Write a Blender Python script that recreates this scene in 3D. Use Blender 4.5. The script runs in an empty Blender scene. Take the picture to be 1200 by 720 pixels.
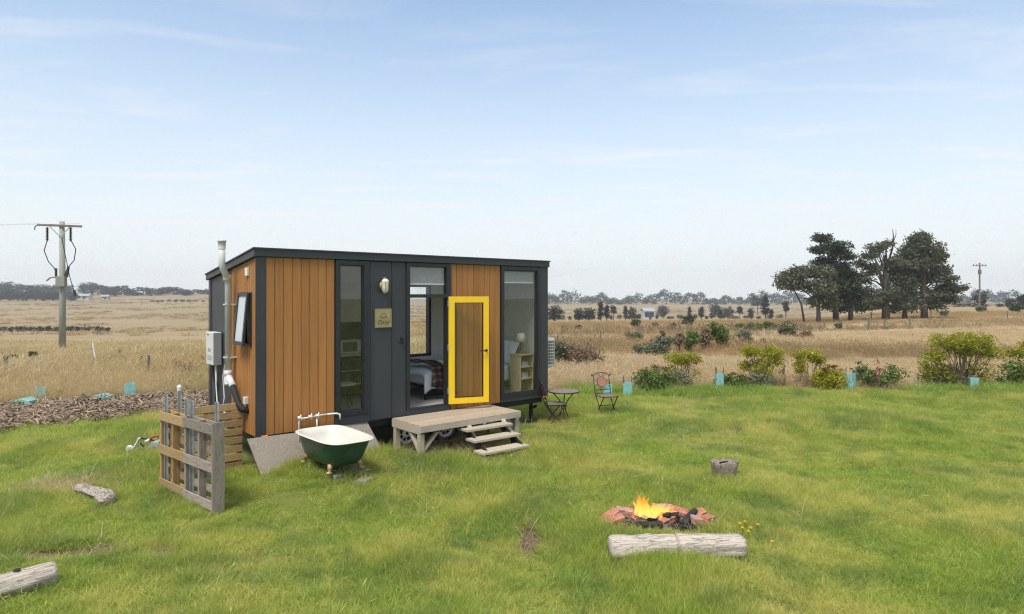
import bpy, bmesh, math, random
import numpy as np
from mathutils import Vector, Matrix

random.seed(7)
rng = np.random.default_rng(11)
S = bpy.context.scene
COL = S.collection
R = math.radians
PI = math.pi
EYE = 2.8            # camera height
FPX = 765.0          # focal length in photo pixels (photo is 1200 wide)
HOR = 345.0          # horizon row

# ------------------------------------------------------------------ helpers
def tag(o, label=None, cat=None, group=None, kind=None):
    if label: o['label'] = label
    if cat: o['category'] = cat
    if group: o['group'] = group
    if kind: o['kind'] = kind
    return o

def thing(name, label, cat, loc=(0, 0, 0), rz=0.0, group=None):
    o = bpy.data.objects.new(name, None)
    o.empty_display_size = 0.2
    COL.objects.link(o)
    o.location = loc
    o.rotation_euler = (0, 0, rz)
    return tag(o, label, cat, group)

def copy_tree(o, parent=None):
    c = o.copy()
    COL.objects.link(c)
    c.parent = parent
    for ch in list(o.children):
        copy_tree(ch, c)
    return c

class MB:
    """collects shapes and links them as one mesh object"""
    def __init__(self):
        self.v = []; self.f = []
    def add(self, vs, fs):
        n = len(self.v)
        self.v += [tuple(p) for p in vs]
        self.f += [tuple(i + n for i in q) for q in fs]
        return self
    def box(self, x0, x1, y0, y1, z0, z1, M=None):
        p = [Vector(q) for q in ((x0,y0,z0),(x1,y0,z0),(x1,y1,z0),(x0,y1,z0),(x0,y0,z1),(x1,y0,z1),(x1,y1,z1),(x0,y1,z1))]
        if M is not None: p = [M @ q for q in p]
        return self.add(p, [(0,3,2,1),(4,5,6,7),(0,1,5,4),(1,2,6,5),(2,3,7,6),(3,0,4,7)])
    def beam(self, a, b, w, h, up=(0, 0, 1)):
        """rectangular bar from a to b"""
        a = Vector(a); b = Vector(b); t = (b - a).normalized()
        s = t.cross(Vector(up))
        if s.length < 1e-4: s = t.cross(Vector((0, 1, 0)))
        s.normalize(); n = s.cross(t)
        p = []
        for q in (a, b):
            p += [q + s*w/2*i + n*h/2*j for i, j in ((-1,-1),(1,-1),(1,1),(-1,1))]
        return self.add(p, [(0,3,2,1),(4,5,6,7),(0,1,5,4),(1,2,6,5),(2,3,7,6),(3,0,4,7)])
    def tube(self, pts, r, n=8, cap=True, jitter=0.0):
        pts = [Vector(p) for p in pts]
        m = len(pts)
        rs = r if isinstance(r, (list, tuple)) else [r]*m
        vs = []; fs = []
        ref = None
        for i, p in enumerate(pts):
            t = (pts[min(i+1, m-1)] - pts[max(i-1, 0)]).normalized()
            if ref is None:
                ref = t.orthogonal().normalized()
            else:
                ref = (ref - t*ref.dot(t))
                ref = ref.normalized() if ref.length > 1e-5 else t.orthogonal().normalized()
            b = t.cross(ref)
            for k in range(n):
                a = 2*PI*k/n
                rr = rs[i]*(1 + (random.uniform(-jitter, jitter) if jitter else 0))
                vs.append(p + (ref*math.cos(a) + b*math.sin(a))*rr)
        for i in range(m-1):
            for k in range(n):
                k2 = (k+1) % n
                fs.append((i*n+k, i*n+k2, (i+1)*n+k2, (i+1)*n+k))
        if cap:
            fs.append(tuple(range(n-1, -1, -1)))
            fs.append(tuple((m-1)*n + k for k in range(n)))
        return self.add(vs, fs)
    def lathe(self, prof, c=(0, 0, 0), n=24, M=None, arc=2*PI):
        """prof = [(radius, height)] about a vertical axis"""
        vs = []; fs = []
        full = abs(arc - 2*PI) < 1e-6
        cols = n if full else n+1
        for r_, z in prof:
            for k in range(cols):
                a = arc*k/n
                q = Vector((r_*math.cos(a), r_*math.sin(a), z))
                if M is not None: q = M @ q
                vs.append(q + Vector(c))
        for i in range(len(prof)-1):
            for k in range(n):
                k2 = (k+1) % cols
                fs.append((i*cols+k, i*cols+k2, (i+1)*cols+k2, (i+1)*cols+k))
        return self.add(vs, fs)
    def prism(self, poly, axis, a, b):
        """extrude a 2D polygon along an axis ('x','y','z')"""
        def P(u, v, w):
            return {'x': (w, u, v), 'y': (u, w, v), 'z': (u, v, w)}[axis]
        n = len(poly)
        vs = [P(u, v, a) for u, v in poly] + [P(u, v, b) for u, v in poly]
        fs = [tuple(range(n-1, -1, -1)), tuple(range(n, 2*n))] + [(i, (i+1) % n, n+(i+1) % n, n+i) for i in range(n)]
        return self.add(vs, fs)
    def build(self, name, m, parent=None, bevel=0.0, smooth=False, loc=None, rot=None, sub=0):
        me = bpy.data.meshes.new(name)
        me.from_pydata(self.v, [], self.f)
        bm = bmesh.new(); bm.from_mesh(me)
        bmesh.ops.recalc_face_normals(bm, faces=bm.faces)
        bm.to_mesh(me); bm.free()
        me.materials.append(m)
        if smooth: me.polygons.foreach_set('use_smooth', [True]*len(me.polygons))
        o = bpy.data.objects.new(name, me)
        COL.objects.link(o)
        if parent is not None: o.parent = parent
        if loc is not None: o.location = loc
        if rot is not None: o.rotation_euler = rot
        if bevel:
            b = o.modifiers.new('bevel', 'BEVEL'); b.width = bevel; b.segments = 2; b.limit_method = 'ANGLE'; b.angle_limit = R(35)
        if sub:
            s = o.modifiers.new('sub', 'SUBSURF'); s.levels = sub; s.render_levels = sub
        return o

def np_mesh(name, V, polys, m, tint=None, parent=None, link=True):
    """fast mesh from arrays; polys = list of (k, k-gon index arrays)"""
    me = bpy.data.meshes.new(name)
    V = np.asarray(V, dtype=np.float32)
    loops = np.concatenate([np.asarray(p, dtype=np.int32).ravel() for p in polys])
    sizes = np.concatenate([np.full(len(p), np.asarray(p).shape[1], dtype=np.int32) for p in polys])
    starts = np.concatenate([[0], np.cumsum(sizes)[:-1]]).astype(np.int32)
    me.vertices.add(len(V)); me.vertices.foreach_set('co', V.ravel())
    me.loops.add(len(loops)); me.loops.foreach_set('vertex_index', loops)
    me.polygons.add(len(sizes)); me.polygons.foreach_set('loop_start', starts)
    me.update(calc_edges=True)
    if tint is not None:
        a = me.attributes.new('tint', 'FLOAT', 'POINT'); a.data.foreach_set('value', np.asarray(tint, dtype=np.float32))
    me.validate()
    if m is not None: me.materials.append(m)
    o = bpy.data.objects.new(name, me)
    if link: COL.objects.link(o)
    if parent is not None: o.parent = parent
    return o

# ------------------------------------------------------------------ materials
class N:
    """tiny node-tree helper"""
    def __init__(self, name):
        self.m = bpy.data.materials.new(name); self.m.use_nodes = True
        self.t = self.m.node_tree; self.t.nodes.clear()
        self.out = self.t.nodes.new('ShaderNodeOutputMaterial')
    def n(self, typ, **kw):
        x = self.t.nodes.new('ShaderNode' + typ)
        for k, v in kw.items():
            if k in x.inputs: x.inputs[k].default_value = v
            else: setattr(x, k, v)
        return x
    def l(self, a, b): self.t.links.new(a, b)
    def coord(self, kind='Object', scale=(1, 1, 1)):
        c = self.n('TexCoord'); mp = self.n('Mapping'); mp.inputs['Scale'].default_value = scale
        self.l(c.outputs[kind], mp.inputs['Vector']); return mp.outputs['Vector']
    def noise(self, vec, scale, detail=4, rough=.55, dist=0):
        x = self.n('TexNoise', Scale=scale, Detail=detail, Roughness=rough, Distortion=dist)
        if vec is not None: self.l(vec, x.inputs['Vector'])
        return x.outputs['Fac']
    def ramp(self, fac, stops):
        x = self.n('ValToRGB'); e = x.color_ramp.elements
        while len(e) < len(stops): e.new(.5)
        for i, (p, c) in enumerate(stops):
            e[i].position = p; e[i].color = (*c, 1) if len(c) == 3 else c
        self.l(fac, x.inputs['Fac']); return x.outputs['Color']
    def mix(self, fac, a, b, mode='MIX'):
        x = self.n('Mix', data_type='RGBA', blend_type=mode)
        if isinstance(fac, (int, float)): x.inputs[0].default_value = fac
        else: self.l(fac, x.inputs[0])
        for q, s in ((a, 6), (b, 7)):
            if isinstance(q, tuple): x.inputs[s].default_value = (*q, 1) if len(q) == 3 else q
            else: self.l(q, x.inputs[s])
        return x.outputs[2]
    def math(self, op, a, b=0.0, clamp=False):
        x = self.n('Math', operation=op, use_clamp=clamp)
        for i, q in enumerate((a, b)):
            if isinstance(q, (int, float)): x.inputs[i].default_value = q
            else: self.l(q, x.inputs[i])
        return x.outputs[0]
    def bump(self, h, strength=.3, dist=.01):
        x = self.n('Bump', Strength=strength, Distance=dist); self.l(h, x.inputs['Height']); return x.outputs['Normal']
    def princ(self, col, rough=.6, metal=0.0, normal=None, spec=.5):
        x = self.n('BsdfPrincipled', Roughness=0.6, Metallic=metal)
        x.inputs['Specular IOR Level'].default_value = spec
        if isinstance(col, tuple): x.inputs['Base Color'].default_value = (*col, 1)
        else: self.l(col, x.inputs['Base Color'])
        if isinstance(rough, (int, float)): x.inputs['Roughness'].default_value = rough
        else: self.l(rough, x.inputs['Roughness'])
        if normal is not None: self.l(normal, x.inputs['Normal'])
        self.l(x.outputs[0], self.out.inputs['Surface'])
        return x

def sc(c, f): return tuple(min(1.0, x*f) for x in c)

def basic(name, col, rough=.6, metal=0.0, var=.18, scale=6, bump=.15, bscale=60, stretch=(1, 1, 1), spec=.5, col2=None):
    k = N(name); v = k.coord('Object', stretch)
    n1 = k.noise(v, scale, 5, .6)
    c = k.ramp(n1, [(.3, sc(col, 1-var)), (.7, col2 or sc(col, 1+var))])
    n2 = k.noise(v, bscale, 3)
    rr = k.math('MULTIPLY_ADD', n1, .25); k.t.nodes[-1].inputs[2].default_value = rough-.12
    k.princ(c, rr, metal, k.bump(n2, bump, .004), spec)
    return k.m

def wood(name, c1, c2, stretch, rough=.75, scale=14, bump=.35, knots=True, grey=None, cracks=0.0, vary=.16):
    """weathered timber, grain long in the direction of the small stretch value"""
    k = N(name); v = k.coord('Object', stretch)
    g = k.noise(v, scale, 6, .65, .4)
    c = k.ramp(g, [(.28, c1), (.72, c2)])
    big = k.noise(k.coord('Object'), 2.3, 3)
    if grey is not None:
        c = k.mix(k.ramp(big, [(.4, (0, 0, 0)), (.62, (1, 1, 1))]), c, grey)
    fine = k.noise(v, scale*4, 4, .7)
    c = k.mix(.35, c, k.ramp(fine, [(.3, sc(c1, .55)), (.7, sc(c2, 1.2))]))
    oi = k.n('ObjectInfo')
    c = k.mix(1.0, c, k.ramp(oi.outputs['Random'], [(0, (1-vary, 1-vary, 1-vary)), (1, (1+vary*.7, 1+vary*.65, 1+vary*.55))]), 'MULTIPLY')
    hgt = k.math('ADD', g, fine)
    if cracks:
        st = tuple(q*.45 if q < 2 else q*.9 for q in stretch)
        cn = k.noise(k.coord('Object', st), scale*1.0, 3, .5, .3)
        ck = k.ramp(k.math('ABSOLUTE', k.math('SUBTRACT', cn, .5)), [(.0, (1, 1, 1)), (.022, (0, 0, 0))])
        c = k.mix(k.math('MULTIPLY', ck, cracks), c, sc(c1, .35))
        hgt = k.math('SUBTRACT', hgt, k.math('MULTIPLY', ck, 1.5))
    k.princ(c, rough, 0, k.bump(hgt, bump, .006), .3)
    return k.m

def cladding(name, axis, origin, width):
    """oiled cedar boards, each board its own tone"""
    k = N(name)
    c = k.n('TexCoord'); s = k.n('SeparateXYZ'); k.l(c.outputs['Object'], s.inputs[0])
    b = k.math('FLOOR', k.math('DIVIDE', k.math('SUBTRACT', s.outputs[axis], origin), width))
    w = k.n('TexWhiteNoise', noise_dimensions='1D'); k.l(b, w.inputs['W'])
    st = [30, 30, 30]; st[2] = 1.1
    v = k.n('Mapping'); v.inputs['Scale'].default_value = st
    k.l(c.outputs['Object'], v.inputs['Vector'])
    off = k.n('VectorMath', operation='ADD'); k.l(v.outputs[0], off.inputs[0])
    sv = k.n('VectorMath', operation='SCALE'); k.l(w.outputs['Color'], sv.inputs[0]); sv.inputs['Scale'].default_value = 40
    k.l(sv.outputs[0], off.inputs[1])
    g = k.noise(off.outputs[0], 1.0, 5, .6, .3)
    col = k.ramp(g, [(.3, (.315, .135, .036)), (.7, (.44, .20, .058))])
    tone = k.ramp(w.outputs['Value'], [(0, (.92, .915, .90)), (1, (1.07, 1.06, 1.04))])
    col = k.mix(1.0, col, tone, 'MULTIPLY')
    n2 = k.noise(k.coord('Object'), 1.2, 4)
    col = k.mix(k.ramp(n2, [(.45, (0, 0, 0)), (.75, (.35, .35, .35))]), col, (.36, .19, .085))
    k.princ(col, .62, 0, k.bump(g, .12, .003), .3)
    return k.m

def leaf_mat(name, c1, c2, trans=.35, rough=.6, patch=None, pscale=.5, patch2=None):
    """foliage: tint attribute per leaf, optional patches of another colour over the land"""
    k = N(name)
    a = k.n('Attribute', attribute_name='tint')
    oi = k.n('ObjectInfo')
    f = k.math('ADD', k.math('MULTIPLY', a.outputs['Fac'], .75), k.math('MULTIPLY', oi.outputs['Random'], .25))
    c = k.ramp(f, [(0.05, c1), (.95, c2)])
    if patch is not None:
        geo = k.n('NewGeometry')
        pn = k.noise(geo.outputs['Position'], pscale, 4, .6)
        c = k.mix(k.ramp(pn, [(.40, (0, 0, 0)), (.66, (.85, .85, .85))]), c, patch)
        if patch2 is not None:
            p2 = k.noise(geo.outputs['Position'], pscale*1.7, 5, .65, .5)
            c = k.mix(k.ramp(p2, [(.47, (0, 0, 0)), (.66, (.78, .78, .78))]), c, patch2)
    d = k.n('BsdfDiffuse'); k.l(c, d.inputs['Color'])
    t = k.n('BsdfTranslucent'); k.l(c, t.inputs['Color'])
    g = k.n('BsdfGlossy', Roughness=.45); g.inputs['Color'].default_value = (.8, .8, .8, 1)
    m1 = k.n('MixShader'); m1.inputs[0].default_value = trans
    k.l(d.outputs[0], m1.inputs[1]); k.l(t.outputs[0], m1.inputs[2])
    m2 = k.n('MixShader'); m2.inputs[0].default_value = .03
    k.l(m1.outputs[0], m2.inputs[1]); k.l(g.outputs[0], m2.inputs[2])
    k.l(m2.outputs[0], k.out.inputs['Surface'])
    return k.m

def glass_mat(name, ior=1.5, tint=(.97, .98, .975)):
    k = N(name)
    geo = k.n('NewGeometry')
    fr = k.n('Fresnel', IOR=ior)
    k.l(k.math('ADD', ior, k.math('MULTIPLY', geo.outputs['Backfacing'], 1/ior - ior)), fr.inputs['IOR'])   # a sheet: both faces meet air
    t = k.n('BsdfTransparent'); t.inputs['Color'].default_value = (*tint, 1)
    g = k.n('BsdfGlossy', Roughness=0.0); g.inputs['Color'].default_value = (.95, .97, 1, 1)
    wav = k.noise(geo.outputs['Position'], 1.5, 1)
    k.l(k.bump(wav, .02, .02), g.inputs['Normal'])
    m = k.n('MixShader'); k.l(fr.outputs[0], m.inputs[0]); k.l(t.outputs[0], m.inputs[1]); k.l(g.outputs[0], m.inputs[2])
    k.l(m.outputs[0], k.out.inputs['Surface'])
    return k.m

M = {}
M['cedar_front'] = cladding('cedar boards front', 'X', .138, .144)
M['cedar_front_2'] = cladding('cedar boards beside door', 'X', 3.664, .1365)
M['cedar_end'] = cladding('cedar boards end', 'Y', .012, .1)
M['charcoal'] = basic('charcoal cladding sheet', (.040, .043, .049), .5, 0, .14, 3, .10, 90, (1, 1, .25))
M['charcoal_trim'] = basic('charcoal flashing', (.045, .048, .055), .42, .2, .1, 4, .05, 40)
M['aluminium_dark'] = basic('dark window aluminium', (.030, .032, .036), .38, .3, .1, 5, .04, 40)
M['yellow'] = basic('yellow door paint', (.86, .545, .012), .35, 0, .05, 6, .05, 60)
M['glass'] = glass_mat('window glass')
M['ply_inside'] = wood('grey limed plywood', (.60, .575, .52), (.74, .715, .65), (3, 3, .5), .8, 5, .1)
M['floor_inside'] = wood('grey floor boards', (.38, .36, .33), (.54, .515, .47), (.6, 6, 6), .5, 6, .1)
M['ceiling'] = basic('pale ceiling board', (.82, .81, .78), .8, 0, .05)
M['blind'] = basic('grey roller blind fabric', (.30, .30, .285), .9, 0, .12, 12, .2, 220)
M['white_plastic'] = basic('white plastic', (.70, .70, .67), .4, 0, .05, 5, .03)
M['pvc'] = basic('pale grey pipe', (.60, .60, .57), .38, 0, .08, 4, .05)
M['black_rubber'] = basic('black rubber', (.012, .012, .013), .75, 0, .2, 14, .2)
M['black_metal'] = basic('black painted metal', (.014, .014, .015), .5, .3, .2, 20, .15)
M['heater_white'] = basic('white enamel heater case', (.62, .62, .59), .35, 0, .05, 4, .03)
M['heater_grey'] = basic('grey heater side', (.30, .30, .29), .4, 0, .06, 4, .03)
M['galv'] = basic('galvanised steel', (.42, .44, .45), .48, .55, .2, 16, .1)
M['rim_white'] = basic('white steel wheel', (.76, .77, .78), .4, 0, .12, 9, .08)
M['chassis'] = basic('dark trailer steel', (.020, .020, .021), .6, .3, .25, 8, .2)
M['amber'] = basic('amber marker lens', (.85, .28, .01), .25, 0, .05)
M['brass'] = basic('aged brass', (.42, .34, .17), .45, .6, .18, 12, .1)
M['ink'] = basic('dark ink', (.06, .05, .035), .6, 0, .05)
M['lampglass'] = basic('frosted lamp glass', (.72, .66, .56), .3, 0, .06)
M['deck_wood'] = wood('weathered pale deck ply', (.30, .22, .145), (.50, .41, .30), (.8, 8, 8), .8, 5, .3, grey=(.42, .345, .255), cracks=.3, vary=.10)
M['deck_post'] = wood('pale treated pine', (.33, .27, .19), (.50, .43, .325), (6, 6, .8), .8, 6, .3)
M['step_wood'] = wood('pale step timber', (.36, .30, .22), (.54, .47, .365), (.8, 6, 6), .8, 6, .3)
M['pallet_yellow'] = wood('pine pallet timber', (.30, .18, .07), (.48, .315, .14), (6, 6, .9), .75, 6, .4, cracks=.3, vary=.28)
M['pallet_yellow_h'] = wood('pine pallet slats', (.28, .17, .07), (.52, .345, .16), (.9, 6, 6), .75, 6, .4, grey=(.40, .285, .15), cracks=.3, vary=.30)
M['pallet_grey'] = wood('grey weathered pallet timber', (.19, .155, .12), (.40, .34, .28), (.9, 6, 6), .85, 6, .5, grey=(.30, .25, .195), cracks=.6, vary=.28)
M['pallet_grey_v'] = wood('grey weathered pallet upright', (.18, .15, .12), (.38, .325, .27), (6, 6, .8), .85, 6, .5, grey=(.29, .245, .195), cracks=.6, vary=.28)
M['board_grey'] = wood('weathered sheet board', (.17, .14, .11), (.50, .44, .365), (10, 10, .35), .9, 6, .4, grey=(.36, .305, .25), cracks=.7)
M['tub_green'] = basic('dark green tub enamel', (.012, .060, .040), .28, 0, .15, 3, .04, 30)
M['tub_white'] = basic('cream bath enamel', (.66, .635, .56), .22, 0, .05, 4, .02)
M['tub_foot'] = basic('worn gilt claw foot', (.42, .28, .13), .45, .4, .3, 20, .3)
M['paver'] = basic('old paver', (.22, .19, .165), .9, 0, .25, 7, .4)
M['tap'] = basic('white painted tap pipe', (.66, .64, .60), .35, .2, .12, 20, .1)
M['log'] = wood('silvered bare log', (.30, .245, .19), (.60, .53, .45), (.9, 6, 6), .9, 5, .8, grey=(.50, .43, .355), cracks=.4, vary=.02)
M['log_end'] = wood('cut log end', (.25, .20, .15), (.45, .39, .32), (5, 5, 5), .9, 10, .5)
M['stump'] = wood('grey stump bark', (.15, .115, .085), (.40, .33, .26), (7, 7, .9), .9, 6, .8, cracks=.8, vary=.02)
M['driftwood'] = wood('grey rotten wood', (.19, .155, .12), (.58, .50, .42), (1, 7, 7), .9, 6, .9, cracks=.9, vary=.02)
M['brick'] = basic('old red brick', (.44, .125, .06), .9, 0, .45, 14, .7, 90, col2=(.52, .25, .17))
M['brick_pale'] = basic('mortar stained brick', (.42, .24, .185), .9, 0, .3, 10, .6, 90)
M['char'] = basic('charred wood', (.022, .018, .016), .9, 0, .5, 20, .8, 60)
M['ash'] = basic('ash and cinders', (.10, .088, .078), .95, 0, .55, 30, .8, 120)
M['chair_metal'] = basic('rust dark bistro metal', (.040, .026, .019), .6, .3, .35, 30, .3)
M['mosaic'] = basic('terracotta mosaic', (.34, .15, .10), .6, 0, .4, 60, .4, 120)
M['mosaic_top'] = basic('worn brown mosaic', (.17, .115, .09), .5, 0, .4, 60, .4, 120)
M['frosted'] = None
M['guard'] = None
M['linen'] = basic('white bed linen', (.84, .85, .87), .9, 0, .04, 4, .3, 18)
M['plaid'] = None
M['birch'] = wood('pale birch', (.46, .34, .20), (.58, .45, .29), (3, 3, .6), .55, 6, .08)
M['shade'] = basic('cream lamp shade', (.62, .57, .47), .9, 0, .04)
M['paper'] = basic('stacked books', (.46, .47, .47), .8, 0, .3, 30)
M['kitchen_dark'] = basic('black splashback', (.018, .018, .018), .3, 0, .2)
M['green_basket'] = basic('dark green baskets', (.035, .06, .04), .8, 0, .4, 20, .3)
M['microwave'] = basic('pale green enamel', (.42, .46, .40), .35, 0, .05)
M['post_wood'] = wood('grey fence post', (.10, .085, .07), (.23, .20, .17), (8, 8, 1), .9, 6, .5)
M['pole_wood'] = wood('green grey power pole', (.20, .215, .18), (.36, .375, .32), (8, 8, .25), .9, 4, .4)
M['ceramic'] = basic('brown insulator', (.035, .028, .026), .35, 0, .2)
M['farm_white'] = basic('white farmhouse wall', (.5, .5, .49), .8, 0, .05, .4)
M['farm_roof'] = basic('grey farm roof', (.36, .37, .38), .5, .2, .08, .4)
M['farm_dark'] = basic('dark farmhouse glass', (.05, .055, .06), .3)
M['bark'] = wood('grey brown bark', (.045, .035, .028), (.12, .10, .08), (2, 2, .4), .95, 3, .8)
M['bark_pale'] = wood('pale grey bark', (.14, .12, .10), (.28, .25, .21), (2, 2, .4), .95, 3, .6)
M['stem'] = basic('brown shrub stems', (.17, .12, .075), .9, 0, .3, 15)
M['red'] = basic('red plastic grip', (.42, .02, .025), .4)
M['stone_white'] = basic('white painted stake', (.72, .72, .70), .7)

def guard_mat():
    k = N('aqua corflute tree guard')
    c = k.coord('Object'); n = k.noise(c, 9, 3)
    col = k.ramp(n, [(.3, (.30, .60, .56)), (.7, (.48, .76, .71))])
    d = k.n('BsdfDiffuse'); k.l(col, d.inputs['Color']); t = k.n('BsdfTranslucent'); k.l(col, t.inputs['Color'])
    m = k.n('MixShader'); m.inputs[0].default_value = .4
    k.l(d.outputs[0], m.inputs[1]); k.l(t.outputs[0], m.inputs[2]); k.l(m.outputs[0], k.out.inputs['Surface'])
    return k.m
M['guard'] = guard_mat()

def frosted_mat():
    k = N('frosted bathroom glass')
    d = k.n('BsdfDiffuse'); d.inputs['Color'].default_value = (.55, .58, .60, 1); g = k.n('BsdfGlossy', Roughness=.12)
    m = k.n('MixShader'); k.l(k.n('Fresnel', IOR=1.6).outputs[0], m.inputs[0]); k.l(d.outputs[0], m.inputs[1]); k.l(g.outputs[0], m.inputs[2]); k.l(m.outputs[0], k.out.inputs['Surface'])
    return k.m
M['frosted'] = frosted_mat()

def plaid_mat():
    k = N('brown plaid wool')
    v = k.coord('Object')
    s = k.n('SeparateXYZ'); k.l(v, s.inputs[0])
    def band(sock, f):
        return k.math('GREATER_THAN', k.math('SINE', k.math('MULTIPLY', sock, f)), .35)
    a = band(s.outputs['X'], 42); b = band(k.math('ADD', s.outputs['Y'], s.outputs['Z']), 42)
    f = k.math('MULTIPLY', k.math('ADD', a, b), .5)
    c = k.ramp(f, [(0, (.055, .04, .035)), (.5, (.11, .075, .06)), (1, (.26, .22, .19))])
    k.princ(c, .95, 0, k.bump(k.noise(v, 160, 2), .4, .003), .1)
    return k.m
M['plaid'] = plaid_mat()

# foliage
M['lawn'] = leaf_mat('lawn blades', (.175, .275, .030), (.56, .635, .11), .5, patch=(.66, .59, .17), pscale=.55, patch2=(.17, .27, .055))
M['lush'] = leaf_mat('lush blades', (.17, .275, .042), (.42, .52, .10), .42)
M['drygrass'] = leaf_mat('dry grass', (.45, .345, .175), (.72, .58, .34), .45, patch=(.56, .42, .20), pscale=.11, patch2=(.34, .29, .13))
M['palegrass'] = leaf_mat('pale dry grass', (.50, .39, .225), (.70, .57, .36), .45, patch=(.58, .42, .22), pscale=.2)
M['russetgrass'] = leaf_mat('russet dry grass', (.34, .215, .095), (.55, .375, .18), .45, patch=(.30, .24, .125), pscale=.08)
M['weedbrown'] = leaf_mat('brown dead weeds', (.14, .09, .055), (.30, .22, .13), .2)
M['yellowgreen'] = leaf_mat('yellow green leaves', (.18, .195, .014), (.48, .44, .03), .35)
M['midgreen'] = leaf_mat('mid green leaves', (.06, .11, .022), (.19, .25, .06), .3)
M['greygreen'] = leaf_mat('grey green leaves', (.11, .125, .07), (.25, .255, .15), .3)
M['darkleaf'] = leaf_mat('dark green leaves', (.038, .055, .02), (.11, .13, .05), .25)
M['pine'] = leaf_mat('pine foliage', (.027, .038, .018), (.085, .098, .048), .15)
M['gum'] = leaf_mat('gum foliage', (.052, .062, .030), (.155, .162, .085), .22)
M['fartree'] = leaf_mat('far tree foliage', (.022, .030, .016), (.055, .062, .034), .2)
M['rusthead'] = leaf_mat('rust flower heads', (.10, .028, .014), (.22, .075, .035), .1)
M['redleaf'] = leaf_mat('dark red leaves', (.17, .03, .028), (.30, .07, .05), .25)
M['chips'] = leaf_mat('bark mulch chips', (.10, .065, .04), (.42, .315, .22), .0)
M['dandelion'] = leaf_mat('yellow petals', (.80, .56, .01), (.9, .7, .03), .2)

# ------------------------------------------------------------------ the land
def smooth(a, b, x):
    t = np.clip((x - a)/(b - a), 0, 1); return t*t*(3 - 2*t)

_ph = np.random.default_rng(3)
def make_noise(n, fmin, fmax):
    a = _ph.uniform(0, 2*PI, n); f = np.exp(_ph.uniform(np.log(fmin), np.log(fmax), n)); p = _ph.uniform(0, 2*PI, n)
    def fn(x, y):
        x = np.asarray(x, float); y = np.asarray(y, float)
        return sum(np.sin(f[i]*(x*np.cos(a[i]) + y*np.sin(a[i])) + p[i]) for i in range(n))/math.sqrt(n/2)
    return fn
noise_fine = make_noise(14, 1.6, 6.0)
noise_mid = make_noise(12, .35, 1.3)
noise_big = make_noise(10, .02, .10)

def gz(x, y):
    x = np.asarray(x, float); y = np.asarray(y, float)
    r = np.hypot(x, y)
    u = np.maximum(y, .62*r)
    k = x/np.maximum(u, .5)
    zl = np.interp(u, [0, 20, 30, 42, 80, 135, 250, 400, 500, 620, 800, 1300], [0, 0, -.35, -1.05, -2.9, -4.7, -5.4, -3.5, -.6, 4.2, 5, 5])
    zr = np.interp(u, [0, 26, 40, 60, 80, 110, 150, 320, 700, 1000, 1300], [0, 0, -.2, -.5, -.7, -1.5, -3.4, -9.2, -8.3, -8.3, -8.3])
    zh = np.interp(u, [0, 30, 60, 80, 110, 140, 200, 700, 1300], [0, 0, -.35, -.25, .15, -.1, -1.4, -7, -8])
    z = zr + (zl - zr)*(1 - smooth(-.42, -.02, k))
    z = z + (zh - zr)*smooth(.42, .62, k)
    z = z + .15*np.exp(-((x + 2.72)**2 + (y - 9.95)**2)/.85)
    z = z + .018*noise_mid(x, y) + np.minimum(r/60, 1.5)*.10*noise_big(x, y)*smooth(25, 60, r)
    return z

def ground_z(x, y): return float(gz(x, y))

def at(px, d, py=None):
    """point on the land seen at column px, d metres out"""
    x = (px - 600)/FPX*d
    return Vector((x, d, ground_z(x, d)))

def mulch_edges(x):
    near = 13.2 + (x + 10.4)*1.036
    near = np.where(x > -7.4, 16.2 + (x + 7.4)*.3, near)
    far = np.maximum(16.1 + (x + 12.6)*.488, near + .6)
    return near, far

def zones(x, y):
    """lawn, dry, mulch, bare masks"""
    x = np.asarray(x, float); y = np.asarray(y, float)
    wob = .25*noise_mid(x*1.7, y*1.7)
    edge_r = 18.75 + .02*np.maximum(x, 0) + wob
    near, far = mulch_edges(x)
    near = near + wob*.8; far = far + wob*.8
    left = smooth(-2.2, -3.2, x)
    edge = edge_r*(1 - left) + near*left
    lawn = 1 - smooth(-.25, .25, y - edge)
    mulch = left*smooth(-.2, .2, y - near)*(1 - smooth(-.2, .3, y - far))
    dry = np.clip(1 - lawn - mulch, 0, 1)
    bare = np.zeros_like(x)
    for bx, by, rx, ry, s in BARE:
        q = ((x - bx)/rx)**2 + ((y - by)/ry)**2
        bare = np.maximum(bare, s*(1 - smooth(.45, 1.25, q + .35*noise_fine(x*2.2, y*2.2))))
    return lawn, dry, mulch, bare

PHI = math.atan2(.652, .757)
P0 = Vector((-3.946, 10.08, 0))
def H(X, Y, Z=0.0):
    """house frame -> world"""
    return Vector((P0.x + .757*X - .652*Y, P0.y + .652*X + .757*Y, Z))
def inv_H(x, y):
    dx = np.asarray(x) - P0.x; dy = np.asarray(y) - P0.y
    return dx*.757 + dy*.652, -dx*.652 + dy*.757

FIRE = Vector((1.82, 8.02, 0))
BARE = [(-1.35, 11.35, .7, .35, .8), (.21, 7.55, .15, .66, 1.25), (-5.0, 7.05, .42, .22, 1.25), (-4.4, 7.2, .34, .15, 1.1), (-3.85, 7.08, .40, .14, 1.2), (-2.75, 7.1, .34, .15, .9), (-1.2, 8.25, .3, .12, .7), (-5.2, 7.7, .3, .12, .9),
        (FIRE.x, FIRE.y, .85, .48, 1.0), (-2.75, 9.95, .6, .3, .6), (-2.3, 10.6, .5, .3, .6), (-1.2, 12.1, 1.5, .7, .6), (2.75, 9.75, .35, .2, .6),
        (-3.7, 8.75, .35, .12, .3), (-.1, 11.9, .5, .35, .6)]

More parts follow.
